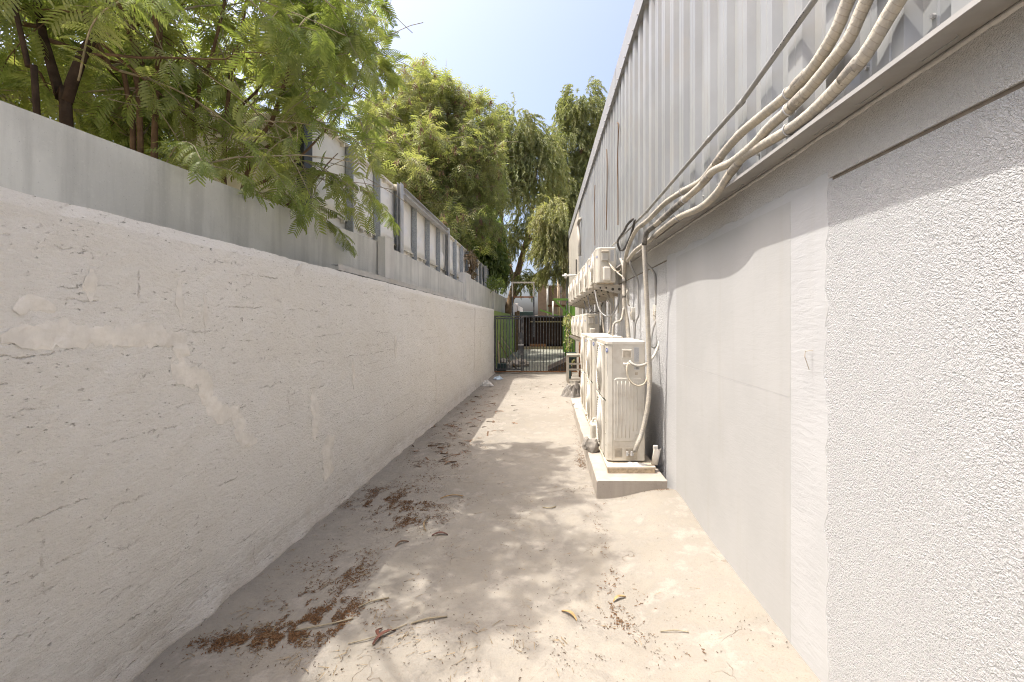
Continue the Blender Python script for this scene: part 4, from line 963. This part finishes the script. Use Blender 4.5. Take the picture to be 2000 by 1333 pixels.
def leuc_tree(label, base, stems, nb, twigs, fr_per, ok, fine_ok, bark='bark', leafmat='leaf_near', blen=(1.0,2.0), size=(.145,.225), pods=0, out=None, group=None, podsize=.13, gap=0.12, tw_up=0, sprays=()):
    t = thing('feathery_tree', base, label, 'tree', group); mbs = MB(); tw = MB(); P = []; D = []; pp = []
    for k, (pts, r) in enumerate(stems):
        pts = smooth_path(pts, .35); n = len(pts); mbs.tube(pts, [r * (1 - .75 * i / n) for i in range(n)], 9, False, .08)
        for i in range(nb):
            u = random.uniform(gap, 1) ; p, dd = interp(pts, u)
            side = rv(); side.z = random.uniform(-.15, .75)
            if out is not None: side = (side + Vector(out) * random.uniform(0, .8)).normalized()
            ln = random.uniform(*blen) * (1.1 - .4 * u)
            br = grow(p, side, ln, r*.3, 7, .5, .35); 
            if not ok(br[4]): continue
            tw.tube(br, [max(.004, r*.34*(1 - .85*q/7)) for q in range(8)], 5)
            for j in range(twigs):
                v = random.uniform(.25, 1); p2, d2 = interp(br, v)
                tg = grow(p2, d2 * .7 + rv() * .9 + Vector((0,0,tw_up)), random.uniform(.35, .8), .004, 4, .5, .5)
                if not ok(tg[-1]): continue
                tw.tube(tg, [.0045, .004, .0035, .003, .002], 4)
                for f in range(fr_per):
                    p3, d3 = interp(tg, (f + random.random()) / fr_per); q = d3 * .5 + rv() * .9; q.z -= .15
                    if ok(p3): P.append(p3[:]); D.append(q[:])
                if pods and random.random() < pods:
                    p3, _ = interp(tg, .8)
                    for z in range(random.randint(4, 9)): pp.append((p3 + rv()*.05)[:])
    n0 = len(P)
    for sp in sprays:
        sp = smooth_path(sp, .05); tw.tube(sp, [.0065 * (1 - .6 * i / len(sp)) for i in range(len(sp))], 5)
        for i in range(3, len(sp)):
            for sgn in ((-1, 1) if i % 2 else (random.choice((-1, 1)),)):
                dd = (sp[i] - sp[i-1]).normalized(); q = dd * .6 + dd.cross(Vector((0,0,1))) * sgn * random.uniform(.4,1.1) + rv() * .3; q.z -= .25
                P.append(sp[i][:]); D.append(q[:])
    part('trunk', mbs, bark, t, True); tag(part('twigs', tw, 'twig' if bark != 'bark_dark' else 'bark', t, True), kind='stuff')
    P = np.array(P); D = np.array(D); sc = rng.uniform(size[0], size[1], len(P)); sc[n0:] *= .72; fm = np.array([fine_ok(p) for p in P])
    off = np.array(wloc(t)); vs = []; fs = []; k = 0
    for sel, tpl in ((fm == 2, FR_F), (fm == 1, FR_C), (fm == 0, FR_S)):
        if sel.sum() == 0: continue
        V, F = scatter(*tpl, P[sel], D[sel], sc[sel]); vs.append(V); fs.append(F + k); k += len(V)
    link('crown', npmesh('crown', np.concatenate(vs) - off, np.concatenate(fs), leafmat), t)
    if pp:
        pp = np.array(pp); tv = np.array([(0,-.06,0),(0,.06,0),(.5,.09,.02),(.5,-.09,.02),(1,.02,0),(1,-.02,0)], float); tf = np.array([(0,1,2,3),(3,2,4,5)])
        Dp = np.tile(np.array([0.,0,-1]), (len(pp),1)) + rng.normal(0,.3,(len(pp),3))
        V, F = scatter(tv, tf, pp, Dp, rng.uniform(podsize*.8, podsize*1.3, len(pp)), rng.normal(0,1,(len(pp),3)))
        link('seed_pods', npmesh('seed_pods', V - off, F, 'pod'), t)
    return t, len(P)
def near_ok(p):
    x, y, z = p[0], p[1], p[2]
    if x + z / 2.6 > .40 + .25 * math.sin(y * 2.1) - .10 * max(0, 3.2 - y): return False
    if y > 6.35: return False
    if z < 2.35 + (.25 if x > -2.2 else 0): return False
    if y > .3:
        px = VX + FPX * x / y; py = VY - FPX * (z - CAMH) / y
        lim = 770 + 50 * (200 - py) / 200 if py < 200 else 750 + .0 * py
        if px > lim: return False
        if px > 560 and py > 440: return False
        if px < 760 and py > 188 + .376 * px and abs(noise.cell(Vector((x*47, y*47, z*47)))) > .12: return False
        if px < 760 and py > 205 + .376 * px: return False
        if py > -25:
            h = abs(noise.cell(Vector((x * 61, y * 61, z * 61))))
            keep = .38 if x > -3.1 else .80
            if px > 520: keep = .85 if py < 250 else .55
            if x < -2.35 and py > 150 + .34 * px and px < 600: keep = .75
            if h > keep: return False
        elif abs(noise.cell(Vector((x * 61, y * 61, z * 61)))) > .75: return False
    if y > 5.0 and x < -2.68 and z < 4.3: return False
    return True
def near_fine(p):
    y = p[1]
    if y < .8: return 0
    px = VX + FPX * p[0] / y; py = VY - FPX * (p[2] - CAMH) / y
    return 1 if (-60 < px < 900 and -60 < py < 500) else 0
def stem(*q): return [at(*p) for p in q]
def down(pts): b0 = pts[0]; return [Vector((b0.x - .05, b0.y, 0))] + pts
GN = 'feathery trees behind the concrete wall'
r1 = leuc_tree('dark forked trunk tree at the far left behind the concrete wall', (-3.55,3.3,0),
    [(down(stem((130,250,3.35),(118,190,3.35),(95,110,3.4),(75,20,3.5),(60,-150,3.6),(50,-330,3.7))), .055), (stem((128,200,3.35),(160,110,3.4),(200,40,3.5),(230,-60,3.6),(260,-250,3.8)), .04),
     (down(stem((72,225,3.1),(55,130,3.1),(30,20,3.1),(0,-120,3.1),(-40,-330,3.2))), .03)], 15, 8, 8, near_ok, near_fine, 'bark_dark', group=GN, out=(.3,.0,.1))
r2 = leuc_tree('clump of three brown stems with feathery leaves hanging over the concrete wall', (-3.3,3.8,0),
    [(down(stem((259,240,3.85),(215,130,3.7),(150,10,3.6),(90,-150,3.5))), .034), (down(stem((274,275,3.85),(265,150,3.85),(258,0,3.85),(250,-200,3.9),(250,-420,4.0))), .034),
     (down(stem((302,255,3.9),(311,110,3.9),(314,0,3.9),(330,-220,4.0),(360,-460,4.2))), .036), ([(-3.25,3.8,3.8),(-2.9,3.3,5),(-2.4,2.7,6.2)], .02), ([(-3.3,3.7,3.8),(-2.9,2.4,5),(-2.5,1.5,6)], .02), ([(-3.3,3.8,4.2),(-2.9,3.9,5.2),(-2.4,4.2,6.4)], .02)], 15, 8, 8, near_ok, near_fine, 'bark', group=GN, out=(.5,.2,0), sprays=[[(-3.15,3.75,3.0),(-2.8,3.45,3.05),(-2.5,3.2,2.95),(-2.36,3.1,2.8)], [(-3.2,3.8,2.9),(-2.85,3.8,3.0),(-2.52,3.75,2.92),(-2.38,3.7,2.78)], [(-3.3,3.2,3.4),(-2.9,2.9,3.6),(-2.5,2.7,3.62),(-2.1,2.5,3.5)]])
r3 = leuc_tree('slender double-stemmed feathery tree right of the three brown stems', (-3.2,4.3,0),
    [(down(stem((380,245,4.3),(405,140,4.3),(432,36,4.3),(460,-120,4.4),(480,-400,4.6))), .026), (down(stem((440,250,4.4),(462,120,4.4),(480,10,4.5),(510,-150,4.6),(540,-420,4.8))), .028)],
    17, 8, 8, near_ok, near_fine, 'bark', group=GN, out=(.5,.3,.1))
r4 = leuc_tree('leaning feathery tree in front of the white tank end, spreading over the alley', (-2.95,4.5,0),
    [(down(stem((472,378,4.45),(530,240,4.55),(570,120,4.7),(605,10,4.9),(650,-200,5.3),(690,-400,5.6))), .03), (down(stem((440,370,4.4),(438,250,4.4),(500,180,4.8),(590,60,5.2),(680,-60,5.6))), .024),
     (stem((475,372,4.5),(560,330,4.7),(640,250,5.0),(690,180,5.3),(720,90,5.6)), .016), (stem((500,300,4.5),(590,240,4.9),(670,120,5.4),(735,20,5.8)), .018), (stem((560,400,4.6),(610,360,4.9),(640,320,5.2),(660,300,5.4)), .012)],
    15, 8, 8, near_ok, near_fine, 'bark', group=GN, out=(.5,.35,-.1), blen=(.7,1.5), sprays=[[(-2.95,4.4,2.9),(-2.6,4.35,2.95),(-2.4,4.3,2.85),(-2.3,4.25,2.68)], [(-2.9,4.5,3.0),(-2.55,4.8,2.9),(-2.35,5.1,2.75),(-2.3,5.3,2.6)], [(-2.8,4.6,3.3),(-2.4,5.3,3.4),(-2.2,6.0,3.25),(-2.15,6.4,3.1)]])
# feathery twigs hanging over the wall edge toward the alley
def back_ok(p):
    return p[2] > .3 and not (p[1] > 4.9 and p[0] > -4.4)
r5 = leuc_tree('dense feathery tree filling the gap behind the nearer stems', (-5.2,3.6,0),
    [([(-5.2,3.6,0),(-5.3,3.7,2),(-5.1,3.9,4),(-5.3,4.2,6.2)], .05), ([(-5.4,3.9,0),(-5.9,4.4,2.2),(-6.1,4.8,4.2),(-6.2,5.2,6.0)], .05), ([(-5.0,3.3,0),(-4.8,3.0,2),(-4.9,2.6,4),(-4.9,2.4,5.6)], .05)],
    24, 8, 5, lambda p: back_ok(p) and p[0] + p[2]/2.6 < -1.2, lambda p: 1 if p[1] > 1.6 else 0, 'bark', 'leaf_near', (1.2,2.4), (.22,.34), group=GN, gap=.1)
r6 = leuc_tree('broad feathery tree behind the near end of the white tank', (-5.6,7.8,0),
    [([(-5.6,7.6,0),(-5.6,7.8,2.5),(-5.4,8.2,5),(-5.2,8.4,7)], .07), ([(-5.4,7.0,0),(-5.3,6.6,3),(-5.2,6.4,5),(-5.4,6.0,6.6)], .06)],
    28, 8, 6, lambda p: p[2] > .3 and p[0] < -3.6 and not (p[1] > 5 and p[0] > -4.4 and p[2] < 4.4) and p[0]+p[2]/2.6 < -1.4, lambda p: 0, 'bark', 'leaf_near', (1.4,2.6), (.22,.32), group=GN)
# middle tree with brown pods
def mid_ok(p):
    x, y, z = p[0], p[1], p[2]
    if z < 1.6: return False
    if x > -4.45 and z < 4.4: return False
    px = VX + FPX * x / y; py = VY - FPX * (z - CAMH) / y
    if px > 985: return False
    if px < 730 and py < 130: return False
    if py < 100 + max(0, (px - 800)) * .62 + max(0, 800 - px) * 1.0 + 22*nf(px*.03, 2): return False
    return True
m1 = leuc_tree('tall feathery tree hung with brown seed pods behind the white tank', (-4.9,16.5,0),
    [([(-4.9,16.5,0),(-4.8,16.4,3.5),(-4.5,16.5,6),(-4.5,16.7,8.5),(-4.9,17,10.6),(-5.0,17,11.3)], .13), ([(-4.8,16.4,1),(-5.3,16.2,4),(-5.6,16,6.5),(-5.9,16.2,9.8)], .09), ([(-4.8,16.5,2),(-4.0,16.9,4.6),(-3.3,17.2,6.5),(-2.9,17.5,8.5)], .085),
     ([(-4.9,16.6,1.5),(-5.4,17.0,4),(-6.0,17.4,6.5),(-6.3,17.6,8.2)], .08), ([(-4.6,16.6,3),(-3.7,17.3,5.2),(-2.9,18.0,6.2),(-2.4,18.6,7.0)], .07), ([(-4.8,16.5,2.4),(-4.4,15.6,4.6),(-4.2,15.0,6.2),(-4.2,14.8,7.6)], .07), ([(-4.5,16.6,5),(-4.3,16.8,8),(-4.2,17,10.6)], .06), ([(-4.4,16.6,5),(-3.7,17,8),(-3.3,17.2,10)], .06), ([(-4.0,16.9,5),(-3.2,17.4,7.5),(-2.7,17.6,9.4)], .055), ([(-4.8,16.6,5),(-5.4,16.8,8),(-5.6,17,10.4)], .055)],
    34, 14, 6, mid_ok, lambda p: 0, 'bark_pale', 'leaf_mid', (1.3,2.6), (.24,.38), pods=.42, podsize=.17, gap=.2)
def leafy(label, base, blobs, mat, nleaf, size, name='leafy_tree', ok=lambda p: True, trunk=None, hang=.5, bark='bark'):
    t = thing(name, base, label, 'tree'); off = np.array(wloc(t)); P = []
    for (c, r, wt) in blobs:
        n = int(nleaf * wt); q = rng.normal(0, 1, (n, 3)); q /= np.linalg.norm(q, axis=1, keepdims=True); q *= rng.uniform(.25, 1, (n, 1)) ** .45
        p = np.array(c) + q * np.array(r); P.append(p)
    P = np.concatenate(P); P = P[[bool(ok(p) and noise.noise(Vector(p) * 1.6) > -.22) for p in P]]
    D = rng.normal(0, .6, P.shape); D[:,2] -= hang
    tv = np.array([(0,-.03,0),(0,.03,0),(.4,.17,.03),(.4,-.17,.03),(1,.0,-.05),(1,-.01,-.05)]); tf = np.array([(0,1,2,3),(3,2,4,5)])
    V, F = scatter(tv, tf, P, D, rng.uniform(size[0], size[1], len(P))); link('crown', npmesh('crown', V-off, F, mat), t)
    mb = MB()
    for pts, r in trunk: pts = smooth_path(pts, .4); n = len(pts); mb.tube(pts, [r*(1-.7*i/n) for i in range(n)], 8)
    part('trunk', mb, bark, t, True); return t
leafy('bushy dark green tree leaning over the far end of the white tank', (-3.9,21.5,0), [((-3.2,21.0,5.6),(1.3,1.4,1.7),.45), ((-2.7,21.4,4.4),(.9,1.2,1.1),.3), ((-4.0,20.4,5.4),(1.1,1.2,1.5),.25), ((-2.95,25.6,4.6),(.7,1.2,1.5),.22)], 'leaf_lush', 20000, (.16,.30),
    trunk=[([(-4.5,25,0),(-4.4,24.5,3.6),(-3.9,22.8,4.6),(-3.4,21.3,5.6)], .10), ([(-4.4,24.5,3.6),(-3.6,22.5,4.4),(-2.9,21.4,4.6)], .06)], hang=.9, ok=lambda p: not (p[0] < -2.6 and p[2] < 4.25))
# weeping trees
def weeping(label, base, trunks, heads, mat, nstr, ok=lambda p: True, leaf=(.14,.22), lens=(.45,1.25), bark='bark_pale', wd=.085):
    t = thing('weeping_tree', base, label, 'tree', 'weeping trees beyond the gate'); off = np.array(wloc(t)); mb = MB(); P = []; D = []; tw = MB()
    for pts, r in trunks: pts = smooth_path(pts, .4); n = len(pts); mb.tube(pts, [r*(1-.75*i/n) for i in range(n)], 9, False, .06)
    for c, rr, wt in heads:
        for k in range(int(nstr * wt)):
            q = rv(); s = random.random() ** .4; p = Vector((c[0]+q.x*rr[0]*s, c[1]+q.y*rr[1]*s, c[2]+q.z*rr[2]*s))
            if noise.noise(p * .75) < -.12 or not ok(p): continue
            d = Vector((q.x, q.y, random.uniform(-.2,.5))).normalized(); ln = random.uniform(*lens); n = int(ln / .045); pts = [p.copy()]; step = ln / n
            for i in range(n):
                d = (d + Vector((0,0,-.11)) + rv()*.10).normalized(); p = p + d * step; 
                if i % 4 == 3: pts.append(p.copy())
                if not ok(p): break
                for z in (0, 1): P.append((p + rv()*.02)[:]); e = d + rv()*.75; e.z -= .35; D.append(e[:])
            if len(pts) > 2 and k % 2 == 0: tw.tube(pts, .006, 3)
    P = np.array(P); D = np.array(D); tv = np.array([(0,-.03,0),(0,.03,0),(.45,wd,.02),(.45,-wd,.02),(1,.0,-.06),(1,-.01,-.06)]); tf = np.array([(0,1,2,3),(3,2,4,5)])
    V, F = scatter(tv, tf, P, D, rng.uniform(leaf[0], leaf[1], len(P)), rng.normal(0,1,(len(P),3))); link('crown', npmesh('crown', V-off, F, mat), t)
    part('trunk', mb, bark, t, True); tag(part('twigs', tw, 'bark', t), kind='stuff'); return t
weeping('weeping tree with a leaning brown trunk rising left of the gap of sky', (-2.4,23.5,0),
    [([(-2.5,23.2,0),(-2.0,23.4,2.5),(-1.5,23.6,4.5),(-.9,23.8,7),(-.6,24,10)], .24), ([(-1.9,23.4,2.8),(-1.0,23.5,3.9),(-.1,23.6,4.5),(.5,23.8,5.2)], .10), ([(-1.7,23.5,3.6),(-2.2,23.2,5.5),(-2.4,23.4,8),(-2.2,23.6,10.5)], .13), ([(-1.2,23.6,5.6),(.0,23.7,7.2),(.6,23.8,8.4)], .11),
     ([(-1.9,23.0,4.6),(-1.75,22.6,4.0),(-1.62,22.4,3.3)], .07)],
    [((-1.7,23.4,11.3),(1.3,1.3,1.6),.30), ((-.5,23.6,10.0),(1.1,1.2,1.7),.28), ((-2.2,23.0,8.8),(1.1,1.2,1.8),.25), ((-.9,23.5,7.2),(1.4,1.3,1.3),.22), ((-2.2,22.4,6.0),(.8,1.0,1.0),.10), ((-1.5,22.3,3.9),(.6,.6,.35),.05)], 'leaf_willow', 2500)
weeping('tall dark weeping tree rising behind the right-hand roofline', (2.2,30.0,0),
    [([(2.2,30,0),(2.0,30,5),(1.9,30,9),(2.2,30,13),(2.4,30,15.5)], .28), ([(2.0,30,6),(1.2,29.7,9),(.9,29.5,11.5)], .13), ([(1.9,30,8),(2.8,30,11),(3.2,30,13)], .12)],
    [((2.3,30,15.7),(1.3,1.4,1.9),.36), ((1.3,29.7,12.8),(1.2,1.3,1.9),.28), ((.8,29.0,9.6),(1.0,1.3,1.6),.2), ((2.9,29.8,12.6),(1.2,1.3,1.8),.2), ((1.8,29.8,9.8),(1.7,1.5,1.6),.25), ((1.6,29.5,7.4),(1.5,1.3,1.2),.15)], 'leaf_willow_dark', 2900, leaf=(.16,.26))
weeping('pale yellowish weeping tree hanging low over the yard in front of the sky gap', (1.9,22.9,0),
    [([(1.7,23.2,0),(1.4,23.0,3.0),(1.0,22.4,5.4),(.5,21.8,6.6),(.2,21.4,7.0)], .12)],
    [((.25,21.3,6.4),(.75,1.0,.9),.4), ((.62,21.4,5.6),(.6,1.0,1.0),.3), ((.05,21.2,5.0),(.55,.9,.7),.22), ((.7,21.2,4.6),(.5,.8,.5),.14), ((.3,21.3,4.2),(.6,.8,.5),.14)], 'leaf_willow_pale', 1600, lens=(.4,1.1), leaf=(.11,.19), ok=lambda p: p[2] > 3.0 and p[0] < WX(p[1]) - .16 or p[1] > 22.6)
# dried climber on the tank, green climber by the gate
leafy('dry brown climber tangled on the white tank panels', (-2.55,15.3,0), [((-2.55,15.0,3.75),(.16,.8,.30),.6), ((-2.5,14.6,3.3),(.14,.5,.35),.4)], 'leaf_dry', 1500, (.09,.2), 'dry_climber',
    trunk=[([(-2.4,15.6,0),(-2.45,15.5,2.0),(-2.5,15.2,3.2),(-2.55,14.8,3.9)], .018), ([(-2.45,15.5,2.6),(-2.5,14.7,3.3),(-2.5,14.2,3.5)], .012)])
leafy('sparse green climber growing on the far lower condensers beside the gate', (.72,14.4,0), [((.62,14.2,1.75),(.16,.35,.25),.4), ((.66,14.3,1.2),(.14,.35,.45),.35), ((.72,14.3,.6),(.14,.3,.3),.25)], 'leaf_willow_pale', 420, (.06,.13), 'green_climber',
    trunk=[([(.75,14.4,0),(.72,14.35,.7),(.66,14.3,1.3),(.58,14.2,1.8)], .012)])
leafy('low green twigs growing over the far concrete wall', (-2.1,20,0), [((-2.1,17.2,3.2),(.22,.9,.3),.5), ((-2.05,19.6,3.3),(.2,.8,.35),.5)], 'leaf_lush', 700, (.07,.14), 'wall_shrub',
    trunk=[([(-2.4,19.5,0),(-2.42,19,2.6),(-2.3,18.4,3.1),(-2.1,17.2,3.25)], .014), ([(-2.42,19,2.6),(-2.2,19.4,3.2),(-2.05,19.8,3.4)], .012)])

# ------------------------------------------------------------------ litter on the paving
def litter(name, spots, mat, label, cat, size, aspect=.3, mult=1):
    P = []
    for px, py, rx, ry, n in spots:
        n = int(n * mult)
        X, Y = ground_pt(px, py); sx = rx * Y / FPX; sy = ry * Y * Y / (FPX * CAMH)
        q = rng.normal(0, .62, (n * 4, 2)); k = 0
        for a, b_ in q:
            x, y = X + a * sx, Y + b_ * sy
            if k >= n: break
            if random.random() > sstep((nf(x*6, y*3.5, 3) + .7*nf(x*21, y*12, 5) + .28) / .8): continue
            if x < LX(y) + .015 or x > WX(y) - .02 or (x > .455 and y > 4.36 and y < 8.5): continue
            P.append((x, y, gh(x, y) + .002 + random.random()*.004)); k += 1
    P = np.array(P); D = rng.normal(0, 1, P.shape); D[:,2] *= .12
    tv = np.array([(-.5,-.5*aspect,0),(.5,-.5*aspect,.05),(.5,.5*aspect,0),(-.5,.5*aspect,.05)]); V, F = scatter(tv, np.array([(0,1,2,3)]), P, D, rng.uniform(size[0], size[1], len(P)))
    base = V.mean(axis=0); base[2] = 0
    return tag(link(name, npmesh(name, V - base, F, mat), None, base), label, cat, kind='stuff')
PM = 1.9
piles = [(470,1255,75,16,800),(555,1245,70,16,900),(620,1222,65,20,1000),(650,1195,55,22,500),(600,1180,50,25,250),(680,1118,40,18,300),(665,1095,60,24,200),(765,970,60,18,900),(800,985,70,16,1000),(790,1018,60,14,700),(725,958,55,14,300),(705,985,30,10,150),
    (865,905,60,9,500),(845,885,50,8,250),(900,872,40,6,200),(835,935,40,6,150),(880,850,45,6,250),(905,828,45,5,220),(920,812,35,5,180),(885,840,30,4,120),(935,790,40,4,160),(945,775,40,4,160),(960,762,35,3,150),(900,800,40,5,150),(868,870,30,5,120),(650,1150,60,25,160),
    (1205,1190,45,34,90),(1235,1205,38,30,70),(1185,1110,15,60,60),(1178,1045,12,60,50),(1140,920,10,50,160),(1130,850,8,50,160),(1125,815,8,20,90),(1140,905,18,12,150),(1150,890,10,20,70),(1280,975,40,6,120),(1300,958,20,5,70),(1360,1290,22,14,30),(1175,960,14,20,60),
    (1000,760,80,10,120),(1080,745,80,8,120)]
litter('leaf_litter', piles, 'chaff', 'drifts of fine rust-brown leaf chaff on the paving', 'leaf litter', (.005,.019), .26, 1.5)
spread = [(800,1150,500,160,900),(700,1050,260,110,500),(950,1250,420,90,700),(1000,1000,220,80,300),(1040,870,130,70,160),(1020,790,120,40,120),(1150,1250,300,80,300),(560,1290,260,50,300)]
litter('dark_specks', spread, 'speck', 'fine dark specks and leaflets strewn over the paving', 'leaf litter', (.003,.011), .4, .7)
litter('straw_bits', [(720,1100,300,160,160),(850,960,220,90,130),(900,820,100,60,90),(1000,900,160,90,60),(600,1240,200,50,140),(960,1240,300,90,90)], 'chaff_pale', 'thin pale straw bits strewn over the shaded paving', 'leaf litter', (.02,.07), .05)
litter('far_pods', [(930,790,60,20,40),(900,830,60,20,40),(860,880,60,20,30),(1010,800,150,30,14),(1060,760,90,12,14)], 'pod', 'brown pods scattered along the foot of the cream wall', 'leaf litter', (.07,.14), .16)
def pod(px0, py0, px1, py1, wd, mat, name, label, cat, curl=.02):
    a = Vector((*ground_pt(px0, py0), 0)); b = Vector((*ground_pt(px1, py1), 0)); d = (b-a); s = Vector((-d.y, d.x, 0)).normalized(); mb = MB(); n = 9
    for i in range(n):
        t = i/(n-1); p = a.lerp(b, t) + s*curl*math.sin(math.pi*t); h = gh(p.x, p.y) + .004 + .012*math.sin(math.pi*t); w_ = wd*.5*(.25+.75*math.sin(math.pi*(.08+.84*t)))
        mb.v += [tuple(p - s*w_ + Vector((0,0,h+.006))), tuple(p + Vector((0,0,h))), tuple(p + s*w_ + Vector((0,0,h+.005))), tuple(p + Vector((0,0,h-.003)))]
    mb.f = [(i*4+k, i*4+(k+1)%4, (i+1)*4+(k+1)%4, (i+1)*4+k) for i in range(n-1) for k in range(4)] + [(0,1,2,3), ((n-1)*4+3,(n-1)*4+2,(n-1)*4+1,(n-1)*4)]
    return single(name, mb, mat, label, cat)
pod(728,1263,773,1234,.024,'pod_red','seed_pod','long dark red seed pod on the paving at bottom centre','seed pod')
pod(742,1249,746,1230,.02,'pod_red','seed_pod','short dark pod standing beside the long red pod','seed pod')
pod(843,1048,875,1046,.028,'pod_red','seed_pod','short flat reddish brown pod in the middle of the paving','seed pod')
pod(772,1070,798,1060,.02,'pod','seed_pod','small ragged brown pod left of the flat reddish pod','seed pod')
pod(832,1040,838,1014,.014,'chaff_pale','dry_leaf','pale curled dry leaf beside the brown chaff drift','leaf',.03)
pod(860,975,905,970,.016,'dry_leaf','dry_leaf','straw coloured dry leaf lying on the middle chaff drift','leaf')
pod(868,908,892,902,.03,'pod','seed_pod','brown pod at the edge of the wall shadow','seed pod')
pod(1097,1196,1126,1214,.022,'dry_leaf','dry_leaf','ochre dry leaf on sunlit paving in the right foreground','leaf',.012)
pod(1198,1178,1222,1168,.02,'dry_leaf','dry_leaf','ochre dry leaf by the chaff near the right wall','leaf',.01)
def twigobj(pts, r, label):
    P = [Vector((*ground_pt(a, b), 0)) for a, b in pts]; P = [p + Vector((0,0,gh(p.x,p.y)+.006+.006*(i%2))) for i, p in enumerate(P)]
    return single('twig', MB().tube(smooth_path(P, .03), r, 5), 'twig', label, 'twig', None, True)
twigobj([(803,1222),(835,1214),(873,1207)], .005, 'straight pale twig on the shaded paving in the foreground')
twigobj([(680,1262),(730,1250),(795,1223)], .003, 'thin twig meeting the straight twig in the foreground')
twigobj([(1290,1238),(1320,1242),(1345,1248)], .003, 'dark thin twig on sunlit paving near the right wall')
twigobj([(575,1235),(640,1225),(690,1212)], .004, 'pale twig lying across the nearest chaff drift')
twigobj([(700,1190),(725,1180),(760,1170)], .004, 'brown twig right of the nearest chaff drift')
twigobj([(1060,993),(1075,996),(1085,992)], .005, 'small dark twig in the dappled shade')
